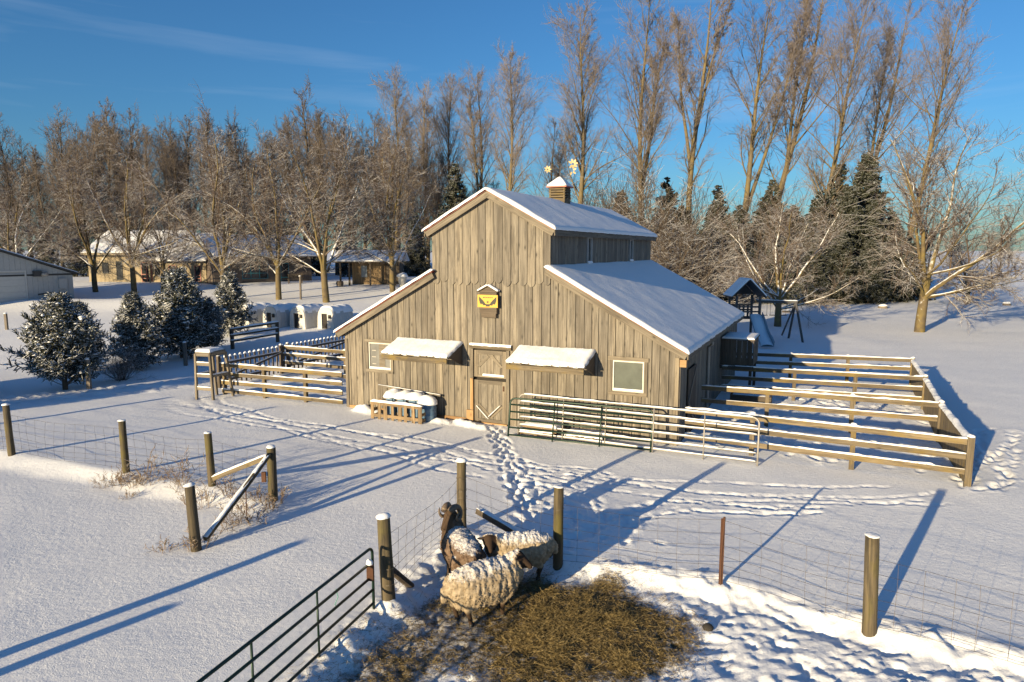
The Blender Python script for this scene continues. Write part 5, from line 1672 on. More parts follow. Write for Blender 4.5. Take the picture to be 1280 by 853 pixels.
for k, (u, vt, y, mi) in enumerate(((850, 268, 80, 2), (890, 262, 79, 0), (920, 268, 78, 2), (950, 255, 78, 0), (985, 268, 77, 2), (1020, 252, 76, 2), (1052, 245, 75, 0), (1085, 262, 75, 2), (1112, 285, 75, 2), (880, 292, 74, 2), (925, 295, 73, 2), (968, 300, 72, 2), (1010, 298, 72, 2), (1048, 295, 72, 2), (1085, 305, 72, 2))):
    x = atx(u, y)
    place('spruce_tree', 'low dense evergreen in the dark hedge below the poplars', 'tree', SPR[mi], x, y, k * 1.3, (topz(vt, y)) / 15.0 * 1.1, 'evergreen hedge below the poplars')
for k in range(15):      # dark evergreens under the wood on the left
    u = -20 + k * 38 + wr.uniform(-8, 8); y = wr.uniform(84, 90); x = atx(u, y, 2.3)
    place('spruce_tree', 'dark evergreen in the understorey of the bare wood', 'tree', SPR[2], x, y, k * 1.7, (topz(wr.uniform(285, 310), y) - 2.3) / 15.0 * 1.05, 'evergreens under the bare wood')

# shrubs -------------------------------------------------------------------
SHR = [tree_meshes('shrub', make_shrub(90 + s, n=n_, spread=sp), M_SHRUB, M_SHRUB) for s, (n_, sp) in enumerate(((46, 36), (40, 28)))]
for k, (u, vt, y, mi, lb) in enumerate(((838, 272, 66, 0, 'fan of pale snowy stems behind the roof corner'), (872, 300, 68, 0, 'arching snowy bush between the roof and the hedge'), (815, 235, 78, 1, 'tall brown brush beside the upper roof'), (775, 255, 82, 1, 'brown brush behind the cupola end of the roof'),
                                        (962, 250, 76, 1, 'reddish brown brush rising over the hedge'), (745, 240, 88, 1, 'brush peeping over the snowy roof by the cupola'))):
    x = atx(u, y)
    place('bush', lb, 'bush', SHR[mi], x, y, k * 0.8, topz(vt, y) / 6.0, 'brush behind the barn')

# snow laden junipers by the lane ----------------------------------------------
def make_juniper(seed, H=4.0, W=1.75, n=260, tw=16):
    rg = np.random.default_rng(seed)
    t = np.linspace(0, 1, 6)
    tr = np.stack([0 * t, 0 * t, H * 0.9 * t], -1)[None]; rd = (0.09 * (1 - t) + 0.015)[None]
    q = rg.random(n) ** 0.9
    az = rg.random(n) * 6.283
    prof_ = np.interp(q, [0, 0.12, 0.35, 0.7, 0.9, 1], [0.8, 1.0, 0.92, 0.52, 0.25, 0.08]) * (0.82 + 0.25 * np.sin(az * 3 + q * 9 + seed))
    L = W * prof_ * rg.uniform(0.6, 1.05, n) + 0.1
    el = np.radians(rg.uniform(5, 40, n) + q * 28)
    d = np.stack([np.cos(el) * np.cos(az), np.cos(el) * np.sin(az), np.sin(el)], -1)
    st = np.stack([0 * q, 0 * q, 0.12 + q * H * 0.86], -1)
    l1, r1 = limb(rg, st, d, L, np.full(n, 0.02), np.full(n, 0.008), 6, 0.15, 0.14)
    l2, r2 = sprout(rg, l1, r1, tw, 0.3, 1.0, 46, 16, 0.19, 0.3, 0.6, 3, 0.25, 0.3, 0.6, None, 0.014)
    l2[:, 1:] = l2[:, :1] + (l2[:, 1:] - l2[:, :1]) * (0.24 / (np.linalg.norm(l2[:, -1] - l2[:, 0], axis=1)[:, None, None] + 1e-6)) * rg.uniform(0.6, 1.3, (len(l2), 1, 1))
    r2 = r2 * 0 + np.array([[0.022, 0.030, 0.005]])
    l3, r3 = sprout(rg, l2, r2, 4, 0.1, 1.0, 44, 16, 0.6, 0.3, 0.6, 3, 0.2, 0.3, 0.6, None, 0.01)
    r3 = r3 * 0 + np.array([[0.014, 0.020, 0.004]])
    # clumps of snow held on the outer sprays
    m_ = int(n * 4.2)
    par = rg.integers(0, n, m_); s = rg.uniform(0.55, 1.0, m_)
    f = s * 5; i = np.minimum(f.astype(int), 4); w = f - i
    c = l1[par, i] * (1 - w)[:, None] + l1[par, i + 1] * w[:, None]
    c = c + rg.normal(0, 0.05, (m_, 3)); c[:, 2] += 0.05
    size = rg.uniform(0.03, 0.10, m_)
    phi = np.array([[0, 0, 0.55], [1, 0, 0.0], [0.5, 0.87, 0.05], [-0.5, 0.87, 0], [-1, 0, 0.03], [-0.5, -0.87, 0], [0.5, -0.87, 0.05], [0.5, 0.3, 0.42], [-0.45, 0.35, 0.42], [0, -0.55, 0.42], [0, 0, -0.25]])
    fc = np.array([[0, 7, 8], [0, 8, 9], [0, 9, 7], [7, 1, 2], [7, 2, 8], [8, 2, 3], [8, 3, 4], [8, 4, 9], [9, 4, 5], [9, 5, 6], [9, 6, 7], [7, 6, 1], [10, 2, 1], [10, 3, 2], [10, 4, 3], [10, 5, 4], [10, 6, 5], [10, 1, 6]])
    V = c[:, None, :] + phi[None] * size[:, None, None] * rg.uniform(0.7, 1.35, (m_, 1, 3)) * rg.uniform(0.8, 1.2, (m_, 11, 1))
    F = (np.arange(m_)[:, None, None] * 11 + fc[None]).reshape(-1, 3)
    return (merge([tubes(tr, rd, 7), tubes(l1, r1, 3)]), merge([tubes(l2, r2, 3), tubes(l3, r3, 3)]), (V.reshape(-1, 3), F))
JUN = []
for s in range(3):
    g3 = make_juniper(120 + s, W=(1.75, 1.5, 2.1)[s])
    JUN.append(tree_meshes('juniper', g3[:2], M_BARK_WOOD, M_JUNIPER) + (np_mesh('juniper_snow', g3[2][0], g3[2][1], M_SNOW),))
jun = [(-17.7, 26.9, 3.95, 2, 'broad snow laden juniper, lowest branches down to the lane snow'), (-19.7, 31.3, 3.3, 1, 'small juniper squeezed behind the broad one'), (-17.4, 31.6, 3.7, 1, 'pointed snow laden juniper with a bare stem foot'),
       (-16.6, 34.4, 4.6, 0, 'tallest dark juniper in the row by the lane'), (-16.5, 40.4, 3.9, 1, 'slim juniper in front of the calf hutches'), (-15.9, 35.8, 3.0, 2, 'low juniper filling the gap beside the tallest one'), (-21.2, 26.0, 2.6, 2, 'low snowy juniper at the end of the row beyond the broad one'),
       (-20.6, 20.2, 3.0, 2, 'low wide juniper shading the lane snow beyond the last fence post'), (-23.2, 20.6, 3.4, 2, 'bushy juniper between the low wide one and the lane'),
       (-24.5, 22.5, 4.4, 0, 'juniper farther down the lane shading the field snow'), (-27.0, 18.6, 4.8, 2, 'wide juniper farther down the lane beyond the wire fence')]
for k, (x, y, h, mi, lb) in enumerate(jun):
    o = place('juniper', lb, 'juniper', JUN[mi], x, y, k * 1.4, h / 4.0, 'junipers along the lane')
    link('snow', JUN[mi][2], o)
# dry weeds --------------------------------------------------------------
M_WEED = barkmat('dry_weed', (0.16, 0.10, 0.055), (0.33, 0.23, 0.13), snow=0.5, snow_lo=0.5)
def make_weed(seed, H=0.55, n=16, head=True):
    rg = np.random.default_rng(seed)
    az = rg.random(n) * 6.283; a = np.radians(np.abs(rg.normal(0, 26, n)))
    d = np.stack([np.sin(a) * np.cos(az), np.sin(a) * np.sin(az), np.cos(a)], -1)
    st = np.stack([0.1 * np.cos(az), 0.1 * np.sin(az), 0 * az - 0.04], -1)
    l1, r1 = limb(rg, st, d, H * rg.uniform(0.5, 1.1, n), np.full(n, 0.005), np.full(n, 0.003), 5, -0.1, 0.2)
    l2, r2 = sprout(rg, l1, r1, 6, 0.4, 1.0, 40, 15, 0.25, 0.3, 0.8, 3, 0.1, 0.3, 0.6, None, 0.003)
    r2 = r2 * 0 + np.array([[0.004, 0.009, 0.003]])
    return merge([tubes(l1, r1, 3), tubes(l2, r2, 3)])
WEED = [np_mesh('weed', *make_weed(140 + s, H=h_), M_WEED) for s, h_ in enumerate((0.55, 0.4, 0.75))]
wsp = []
for k in range(26):
    t = wr.random()
    a, c = ((-9.9, 16.0), (-5.0, 14.2)) if k < 19 else ((-6.0, 12.5), (-5.2, 14.3))
    wsp.append((a[0] + (c[0] - a[0]) * t + wr.gauss(0, 0.16), a[1] + (c[1] - a[1]) * t + wr.gauss(0, 0.28) - 0.15))
for k, (x, y) in enumerate(wsp):
    o = link('weed', WEED[k % 3]); o.location = (x, y, exact_z(x, y)); o.rotation_euler = (0, 0, k * 1.3); o.scale = [wr.uniform(0.5, 1.0)] * 3
    tag(o, 'dry brown weed poking through the drift along the wire fence', 'weed', 'dry weeds along the wire fence')
o = place('bush', 'reddish dry bush between the two front junipers', 'bush', (SHR[0][0], SHR[0][1]), -16.6, 28.9, 0.5, 0.22)
# ------------------------------------------------------------------ buildings behind
M_STUCCO = plain('buff_siding', (0.40, 0.33, 0.22), 0.85, var=0.1, nscale=1.5)
M_GREYSIDE = plain('grey_siding', (0.42, 0.45, 0.47), 0.7, var=0.05)
M_DOORPANEL = plain('garage_door_paint', (0.52, 0.55, 0.56), 0.6, var=0.05)
M_PINK = plain('faded_pink_paint', (0.42, 0.16, 0.12), 0.6)
M_TEAL = plain('teal_paint', (0.035, 0.20, 0.26), 0.55)
M_BROWNROOF = plain('dark_shingle', (0.07, 0.06, 0.055), 0.85)
M_DARKTRIM = plain('dark_trim', (0.04, 0.045, 0.05), 0.6)
M_SIDEBROWN = plain('brown_siding', (0.17, 0.135, 0.11), 0.8)

def local_board_wall(parent, L, h, mat, pitch=0.3, y=0.0, t=0.03, name='siding_board', tops=None):
    """vertical siding boards along local x"""
    n = max(1, round(L / pitch)); w = L / n
    me = None
    for k in range(n):
        hh = h if tops is None else tops((k + 0.5) * w)
        if tops is None and me is not None:
            o = link(name, me, parent)
        else:
            o = MB().box(0.008, w - 0.008, -t, 0.0, -0.4, hh).build(name, mat, parent)
            me = o.data
        o.location = (k * w, y, 0)
    MB().box(0, L, 0.001, 0.15, -0.4, h if tops is None else min(tops(0.01), tops(L - 0.01))).build('wall', mat, parent)
def win(parent, x, z, w, h, frame_mat, pane=None, mull=0, y=-0.03, name='window', rails=0):
    o = thing(name, None, None, (x, y, z)); o.parent = parent
    t = 0.07
    b = MB().box(0, w, -0.05, 0, 0, t).box(0, w, -0.05, 0, h - t, h).box(0, t, -0.049, 0, t, h - t).box(w - t, w, -0.049, 0, t, h - t)
    for k in range(mull):
        xx = w * (k + 1) / (mull + 1)
        b.box(xx - t / 2, xx + t / 2, -0.047, 0, t, h - t)
    for k in range(rails):
        zz = h * (k + 1) / (rails + 1) * 0.6
        b.box(t, w - t, -0.045, 0, zz - t / 2, zz + t / 2)
    b.build('frame', frame_mat, o)
    MB().box(t * 0.8, w - t * 0.8, -0.02, -0.004, t * 0.8, h - t * 0.8).build('pane', pane or M_PANE_D, o)
    return o
def lean_roof(parent, x0, x1, y0, z0, y1, z1, mat=M_BROWNROOF, snow=0.14, over=0.3, name='roof'):
    """sloping roof from its low front edge (y0, z0) to its high edge (y1, z1)"""
    d = Vector((0, y1 - y0, z1 - z0)); L = d.length
    o = MB().box(0, x1 - x0 + 2 * over, 0, L, -0.12, 0).build(name, mat, parent, mw=frame((x0 - over, y0, z0), (1, 0, 0), y=d))
    if snow:
        snow_sheet('snow', o, (0.02, 0.0, 0.0), (1, 0, 0), (0, 1, 0), x1 - x0 + 2 * over - 0.04, L, snow, M_ROOFSNOW, edge=0.2, step=0.4, amp=0.3, scale=0.6)
    return o
# long house, buff wing
yA = 71.0
xa, xb = atx(112, yA, 2.3), atx(216, yA, 2.3)
zA = gz((xa + xb) / 2, yA)
ha = thing('long_house', 'buff walled long house with snowy roofs and pink doors behind the bare trees', 'house', (xa, yA, zA), 0.0)
LA = xb - xa
local_board_wall(ha, LA, 3.05, M_STUCCO, 0.4)
MB().box(-0.1, LA + 4.6, 0.16, 7.0, -0.4, 3.0).build('wall', M_STUCCO, ha)
lean_roof(ha, 0, LA, -0.7, 2.95, 4.5, 5.3)
lean_roof(ha, 0, LA, 9.7, 2.95, 4.5, 5.3)
MB().box(-0.3, LA + 0.3, -0.74, -0.70, 2.72, 2.95).build('fascia_board', M_STUCCO, ha)
k_ = yA / 863.5
def ux(u): return (u - 112) * k_ * 0.995
win(ha, ux(115), 0.85, 0.6, 1.1, M_DARKTRIM)
win(ha, ux(129.5), 0.85, 0.62, 1.1, M_DARKTRIM)
win(ha, ux(147), 0.2, 0.62, 1.9, M_DARKTRIM)
win(ha, ux(195), 0.75, 0.6, 1.2, M_DARKTRIM)
d = win(ha, ux(178), -0.05, 1.1, 2.05, M_PINK, mull=1, rails=2, name='door')
# small gabled porch hood over the pink door
for sg in (-1, 1):
    a = Vector((ux(185) + sg * 0.95, -1.2, 2.25)); c = Vector((ux(185), -1.2, 2.75)); q = (c - a)
    r_ = board('porch_roof', ha, a, q, (0, 1, 0), [(0, 0), (q.length, 0), (q.length, 1.17), (0, 1.17)], 0.06 * -sg, M_BROWNROOF)
    snow_sheet('snow', ha, (a if sg < 0 else c) + Vector((0, 0, 0.07)), q * -sg, (0, 1, 0), q.length, 1.17, 0.1, edge=0.06)
for sg in (-0.8, 0.8):
    MB().box(ux(185) + sg - 0.06, ux(185) + sg + 0.06, -1.1, -0.98, -0.3, 2.25).build('porch_post', M_STUCCO, ha)
# front wing with its own roof
yB = -1.9
xb0 = ux(213)
LB = 4.6
wb_ = thing('front_wing', None, None, (xb0, yB, 0)); wb_.parent = ha
local_board_wall(wb_, LB, 2.25, M_STUCCO, 0.35)
MB().box(0.05, LB - 0.05, 0.16, 3.0, -0.4, 2.2).build('wall', M_STUCCO, wb_)
lean_roof(wb_, 0, LB, -0.6, 2.15, 5.2, 5.0)
win(wb_, 0.9, 0.0, 0.75, 1.75, M_PINK, mull=0, name='door')
win(wb_, 2.1, 0.25, 0.5, 1.3, M_GREYSIDE)
win(wb_, 3.45, 0.1, 0.62, 1.6, M_PINK, rails=2)
# brown wing turned away from the sun
hc_ = thing('brown_house', 'brown sided house wing with teal windows in deep shade under snowy eaves', 'house', (atx(268, 67.5, 2.2), 67.5, gz(-28, 67.5)), R(40))
LC = 10.0
local_board_wall(hc_, LC, 3.0, M_SIDEBROWN, 0.45)
MB().box(0, LC, 0.16, 6.0, -0.4, 2.95).build('wall', M_SIDEBROWN, hc_)
lean_roof(hc_, 0, LC, -1.2, 2.75, 3.5, 4.9)
lean_roof(hc_, 0, LC, 8.2, 2.75, 3.5, 4.9)
win(hc_, 2.7, 0.5, 2.6, 1.9, M_TEAL, mull=2, rails=1)
win(hc_, 0.6, -0.05, 0.9, 2.1, M_TEAL, rails=1, name='door')
win(hc_, 6.6, -0.05, 0.9, 2.1, M_TEAL, rails=1, name='door')
# grey garage
gdir = Vector((-0.56, -0.83))
gc = Vector((-35.5, 56.0))
zg = gz(gc.x, gc.y)
gr = thing('garage', 'grey metal garage with a wide panel door and snow edged gable', 'garage', (gc.x, gc.y, zg), math.atan2(-gdir.y, -gdir.x))
ez = topz(342, 56.0) - zg
gw = 13.0
def gtop(x):       # local x from -gw (far left corner) to 0
    return ez + 0.36 * (gw / 2 - abs(-x - gw / 2))
n = 36
for k in range(n):
    x0, x1 = -gw * (k + 1) / n, -gw * k / n
    m0 = (x0 + x1) / 2
    if -6.2 < m0 < -3.4 or -11.6 < m0 < -8.9:
        z0 = 2.35
    else:
        z0 = -0.6
    MB().prism([(x0 + 0.006, z0), (x1 - 0.006, z0), (x1 - 0.006, gtop(x1)), (x0 + 0.006, gtop(x0))], lambda x, z: (x, -0.03, z), lambda x, z: (x, 0, z)).build('siding_board', M_GREYSIDE, gr)
MB().prism([(-gw, -0.6), (0, -0.6), (0, ez), (-gw / 2, gtop(-gw / 2)), (-gw, ez)], lambda x, z: (x, 0.002, z), lambda x, z: (x, 10.0, z)).build('wall', M_GREYSIDE, gr)
MB().box(-gw, 0.02, -0.05, -0.032, ez - 0.12, ez + 0.02).build('band_trim', M_DARKTRIM, gr)
for k, x0 in enumerate((-6.1, -11.6)):
    gd = thing('garage_door', None, None, (x0, -0.02, 0)); gd.parent = gr
    for j in range(5):
        MB().box(0, 2.7, -0.02 + 0.004 * (j % 2), 0.018, j * 0.46 - 0.15, j * 0.46 + 0.445 - 0.15).build('panel', M_DOORPANEL, gd)
    b = MB().box(-0.12, 0, -0.045, 0.0, -0.2, 2.4).box(2.7, 2.82, -0.045, 0, -0.2, 2.4).box(0, 2.7, -0.044, 0, 2.28, 2.4)
    b.build('door_trim', M_DOORPANEL, gd)
for sg in (0, 1):
    a = Vector((0.3, -0.35, ez - 0.05)) if sg == 0 else Vector((-gw - 0.3, -0.35, ez - 0.05)); c = Vector((-gw / 2, -0.35, gtop(-gw / 2) + 0.02)); q = c - a
    r_ = board('roof', gr, a, q, (0, 1, 0), [(0, 0), (q.length, 0), (q.length, 10.6), (0, 10.6)], 0.12 * (-1 if sg else 1) * -1, M_DARKTRIM)
    snow_sheet('snow', gr, (c if sg == 0 else a) + Vector((0, 0, 0.06)), (-q if sg == 0 else q), (0, 1, 0), q.length, 10.6, 0.14, M_ROOFSNOW, edge=0.12, step=0.4)
MB().box(-2.85, -2.3, -0.28, -0.034, 1.9, 2.35).build('wall_lamp', M_DARKTRIM, gr)
MB().lathe([(0.24, 0), (0.26, 0.1), (0.2, 0.25), (0.02, 0.3)], 10, (-2.1, -0.25, 1.95)).build('lamp_globe', M_GALV, gr, smooth=True)
MB().box(-1.1, -0.55, -0.25, -0.034, 0.9, 1.7).build('meter_box', M_GREYSIDE, gr)
MB().tube([(-2.6, -0.1, 0.5), (-1.5, -0.1, 0.62), (-0.7, -0.1, 0.45), (-0.3, -0.1, -0.1)], 0.05, 6).build('hose', M_DARKTRIM, gr)
# small open shed
ys_ = 67.8; xs_ = atx(424, ys_, 2.2); zs_ = gz(xs_, ys_)
sh = thing('open_shed', 'small wooden shed with porch posts under a snowy roof near the barn eave', 'shed', (xs_, ys_, zs_), 0.02)
for k in range(13):
    board('wall_board', sh, (1.3 + k * 0.25, 0, -0.1), (0, 0, 1), (-1, 0, 0), [(0, 0), (0, -0.24), (2.2, -0.24), (2.2, 0)][::-1], 0.03, M_PALLET)
MB().box(1.3, 5.9, 0.05, 3.0, -0.3, 2.3).build('wall', M_DARKWOOD, sh)
for x in (0.35, 1.2, 3.2, 5.6):
    MB().box(x, x + 0.16, -1.3, -1.14, -0.3, 2.3).build('porch_post', M_DARKWOOD, sh)
lean_roof(sh, -0.1, 6.1, -1.5, 2.25, 1.6, 3.25, M_DARKWOOD)
lean_roof(sh, -0.1, 6.1, 4.4, 2.25, 1.6, 3.25, M_DARKWOOD)
MB().box(2.2, 2.75, -0.06, -0.035, 0.7, 1.8).build('notice_panel', plain('notice_blue', (0.30, 0.36, 0.42), 0.6), sh)
MB().lathe([(0.32, 0), (0.36, 0.3), (0.3, 0.45)], 12, (0.5, -1.9, -0.05)).build('planter', M_DARKWOOD, sh)
pb_ = thing('white_bin', 'pale bin with a snow cap between the bare tree and the barn eave', 'bin', (atx(503, 66, 2.1), 66, gz(-10, 66)))
MB().lathe([(0.3, 0), (0.42, 0.8), (0.45, 0.85), (0.45, 0.95)], 12).build('bin', M_WHITE, pb_, smooth=True)
dome('snow_cap', pb_, 0.46, 0.4, 0.93, sides=12)
wp = thing('marker_post', 'pale thin marker post on the bank between two bare trees', 'post', (atx(376, 56.5, 1.5), 56.5, gz(-17, 56.5)))
MB().tube([(0, 0, -0.3), (0.02, 0, 1.9)], 0.09, 8).build('post', M_GREYWOOD, wp); dome('snow_cap', wp, 0.09, 0.08, 1.89)
bn = thing('garden_bench', 'dark slatted bench in the shade behind the marker post', 'bench', (atx(369, 69, 2.2), 69.0, gz(-21, 69)), 0.1)
for k in range(4): MB().box(-0.75, 0.75, -0.25 + k * 0.13, -0.15 + k * 0.13, 0.42, 0.45).build('seat_slat', M_DARKWOOD, bn)
for k in range(3): MB().box(-0.75, 0.75, 0.27, 0.30, 0.55 + k * 0.14, 0.65 + k * 0.14).build('back_slat', M_DARKWOOD, bn)
for x in (-0.65, 0.6): MB().box(x, x + 0.06, -0.22, -0.14, -0.1, 0.42).build('leg', M_DARKWOOD, bn); MB().box(x, x + 0.06, 0.22, 0.265, -0.1, 0.95).build('leg', M_DARKWOOD, bn)

# ------------------------------------------------------------------ play set
px_, py_ = 14.35, 42.6
ps = thing('play_set', 'wooden play tower with gable roof, slide and swing beam behind the barn', 'play set', (px_, py_, 0))
M_PLAY = plain('play_timber', (0.085, 0.085, 0.09), 0.8)
for sx in (-0.7, 0.7):
    for sy in (-0.7, 0.7):
        MB().box(sx - 0.06, sx + 0.06, sy - 0.06, sy + 0.06, -0.3, 2.75).build('tower_post', M_PLAY, ps)
for k in range(8):
    MB().box(-0.75, 0.75, -0.75 + k * 0.19, -0.58 + k * 0.19, 1.35, 1.40).build('floor_plank', M_PLAY, ps)
for z in (1.75, 2.05):
    for sy in (-0.73, 0.73):
        MB().box(-0.7, 0.7, sy - 0.02, sy + 0.02, z, z + 0.1).build('guard_rail', M_PLAY, ps)
    MB().box(-0.75, -0.71, -0.65, 0.65, z, z + 0.1).build('guard_rail', M_PLAY, ps)
for k in range(5):
    MB().box(-0.65 + k * 0.27, -0.53 + k * 0.27, 0.755, 0.78, 1.4, 2.15).build('guard_slat', M_PLAY, ps)
for sg in (-1, 1):
    a = Vector((sg * 1.05, -0.85, 2.66)); c = Vector((0, -0.85, 3.72)); q = c - a
    r_ = board('roof', ps, a, q, (0, 1, 0), [(0, 0), (q.length, 0), (q.length, 1.7), (0, 1.7)], 0.05 * -sg, M_PLAY)
    snow_sheet('snow', ps, (a if sg < 0 else c) + Vector((0, 0, 0.06)), q * -sg, (0, 1, 0), q.length, 1.7, 0.1, edge=0.06)
MB().prism([(-0.9, 2.78), (0.9, 2.78), (0, 3.66)], lambda x, z: (x, 0.8, z), lambda x, z: (x, 0.84, z)).build('gable_panel', M_PLAY, ps)
bm = rail('swing_beam', ps, (px_ + 0.7, py_ - 0.1, 2.40), (17.45, 42.2, 2.36), 0.14, 0.16, M_PLAY, 0.06, (px_, py_, 0), 0)
for (dx, dy) in ((0.15, -1.1), (0.05, 1.0)):
    MB().tube([(17.35 - px_, 42.2 - py_, 2.4), (17.35 - px_ + dx, 42.2 - py_ + dy, -0.2)], 0.07, 7).build('beam_leg', M_PLAY, ps)
MB().tube([(16.6 - px_, 42.2 - py_, 0.3), (17.3 - px_, 42.2 - py_, 2.2)], 0.05, 6).build('brace', M_PLAY, ps)
for k, x in enumerate((0.98, 1.55, 2.15)):
    b = MB().tube([(x, -0.2, 2.32), (x, -0.2, 1.55)], 0.012, 4).tube([(x + 0.36, -0.2, 2.32), (x + 0.36, -0.2, 1.55)], 0.012, 4)
    b.box(x - 0.03, x + 0.39, -0.29, -0.11, 1.52, 1.56)
    b.build('swing', M_WIRE, ps)
# slide with raised sides, lying under snow
P0, P1 = Vector((0.45, -0.75, 1.42)), Vector((-0.1, -4.4, 0.12))
d = P1 - P0; L = d.length
n = 16
V = []; prof = [(-0.42, 0.22), (-0.38, 0.22), (-0.36, 0.0), (0.36, 0.0), (0.38, 0.22), (0.42, 0.22)]
side = Vector((d.y, -d.x, 0)).normalized()
for i in range(n + 1):
    t = i / n
    q = P0 + d * t; q.z = 1.42 * (1 - t) ** 1.15 + 0.14 + 0.05 * math.sin(t * 9)
    for (a, z) in prof:
        V.append(q + side * a + Vector((0, 0, z)))
F = [(i * 6 + j, i * 6 + j + 1, (i + 1) * 6 + j + 1, (i + 1) * 6 + j) for i in range(n) for j in range(5)]
MB().add(V, F).build('slide', plain('pale_blue_plastic', (0.32, 0.40, 0.46), 0.5), ps, smooth=False)
V = []
for i in range(n + 1):
    t = i / n
    q = P0 + d * t; q.z = 1.42 * (1 - t) ** 1.15 + 0.14 + 0.05 * math.sin(t * 9)
    for a, z in ((-0.355, 0.02), (-0.2, 0.10), (0, 0.12), (0.2, 0.10), (0.355, 0.02)):
        V.append(q + side * a + Vector((0, 0, z)))
F = [(i * 5 + j, i * 5 + j + 1, (i + 1) * 5 + j + 1, (i + 1) * 5 + j) for i in range(n) for j in range(4)]
MB().add(V, F).build('snow', M_SNOW, ps, smooth=True)
for k, (x, y, r_, lb) in enumerate(((24.5, 61.5, 0.35, 'snow capped stone on the lawn by the hedge'), (35.5, 66.0, 0.4, 'snow capped stone beside the lane beyond the lone tree'), (49.5, 69.0, 0.35, 'dark stone near the small snowy tree'))):
    st_ = thing('stone', lb, 'stone', (x, y, gz(x, y)))
    MB().lathe([(r_, -0.1), (r_ * 1.1, 0.1), (r_ * 0.8, 0.25), (0.05, 0.3)], 9).build('rock', M_GREYWOOD, st_, smooth=True); dome('snow_cap', st_, r_ * 0.9, 0.2, 0.2, seed=k)
# ------------------------------------------------------------------ sheep
def woolmat(name, lo, hi, skin, snow):
    m, nt, bs = newmat(name)
    lo = [c * 0.75 for c in lo]; hi = [c * 0.75 for c in hi]
    at = nt.nodes.new('ShaderNodeAttribute'); at.attribute_name = 'wool'
    n1 = noise(nt, 14, 4, 0.6)
    r = ramp(nt, [(0.3, lo), (0.7, hi)])
    nt.links.new(n1, r.inputs['Fac'])
    col = mixrgb(nt, at.outputs['Fac'], skin, r.outputs['Color'])
    ge = nt.nodes.new('ShaderNodeNewGeometry')
    at2 = nt.nodes.new('ShaderNodeAttribute'); at2.attribute_name = 'snow'
    n3 = noise(nt, 40, 4, 0.7)
    mr = nt.nodes.new('ShaderNodeMath'); mr.operation = 'ADD'
    nt.links.new(at2.outputs['Fac'], mr.inputs[0]); nt.links.new(n3, mr.inputs[1])
    r3 = ramp(nt, [(0.54, 0.0), (0.72, 0.82)])
    m2 = nt.nodes.new('ShaderNodeMath'); m2.operation = 'MULTIPLY'; m2.inputs[1].default_value = 0.5
    nt.links.new(mr.outputs[0], m2.inputs[0]); nt.links.new(m2.outputs[0], r3.inputs['Fac'])
    col = mixrgb(nt, r3.outputs['Color'], col, (0.80, 0.81, 0.83))
    nt.links.new(col, bs.inputs['Base Color'])
    bs.inputs['Roughness'].default_value = 0.95
    bs.inputs['Specular IOR Level'].default_value = 0.1
    bump(nt, bs, n1, 0.4, 0.01)
    return m
M_WOOL = woolmat('cream_wool', (0.29, 0.22, 0.14), (0.54, 0.45, 0.33), (0.05, 0.033, 0.023), 1)
M_WOOLB = woolmat('brown_wool', (0.10, 0.06, 0.04), (0.26, 0.19, 0.14), (0.075, 0.05, 0.033), 1)
M_HORN = plain('horn', (0.17, 0.125, 0.085), 0.55, var=0.35, nscale=30)
M_SKIN = plain('dark_face', (0.05, 0.033, 0.023), 0.8)
M_EYE = plain('eye', (0.01, 0.008, 0.006), 0.1)
M_HOOF = plain('hoof', (0.02, 0.018, 0.015), 0.6)

def chain(pts):
    """spheres along a poly-chain of (x, y, z, r)"""
    out = []
    for a, c in zip(pts[:-1], pts[1:]):
        a = np.array(a, float); c = np.array(c, float)
        n = max(2, int(np.linalg.norm(c[:3] - a[:3]) / (0.35 * min(a[3], c[3]))))
        for i in range(n + 1):
            out.append(a + (c - a) * i / n)
    return out
_ico = None
def blob_mesh(spheres, voxel):
    """union of spheres as one continuous smooth skin"""
    global _ico
    if _ico is None:
        import bmesh
        bm = bmesh.new(); bmesh.ops.create_icosphere(bm, subdivisions=2, radius=1.0)
        _ico = (np.array([v.co[:] for v in bm.verts]), np.array([[v.index for v in f.verts] for f in bm.faces])); bm.free()
    S = np.array(spheres); n = len(S); V0, F0 = _ico
    V = (S[:, None, :3] + V0[None] * S[:, None, 3:4]).reshape(-1, 3)
    F = (np.arange(n)[:, None, None] * len(V0) + F0[None]).reshape(-1, 3)
    o = link('tmp', np_mesh('tmp', V, F, None))
    md = o.modifiers.new('r', 'REMESH'); md.mode = 'VOXEL'; md.voxel_size = voxel
    sm = o.modifiers.new('s', 'SMOOTH'); sm.iterations = 9; sm.factor = 0.5
    dg = bpy.context.evaluated_depsgraph_get(); dg.update()
    me = bpy.data.meshes.new_from_object(o.evaluated_get(dg))
    tmp = o.data
    bpy.data.objects.remove(o); bpy.data.meshes.remove(tmp)
    return me
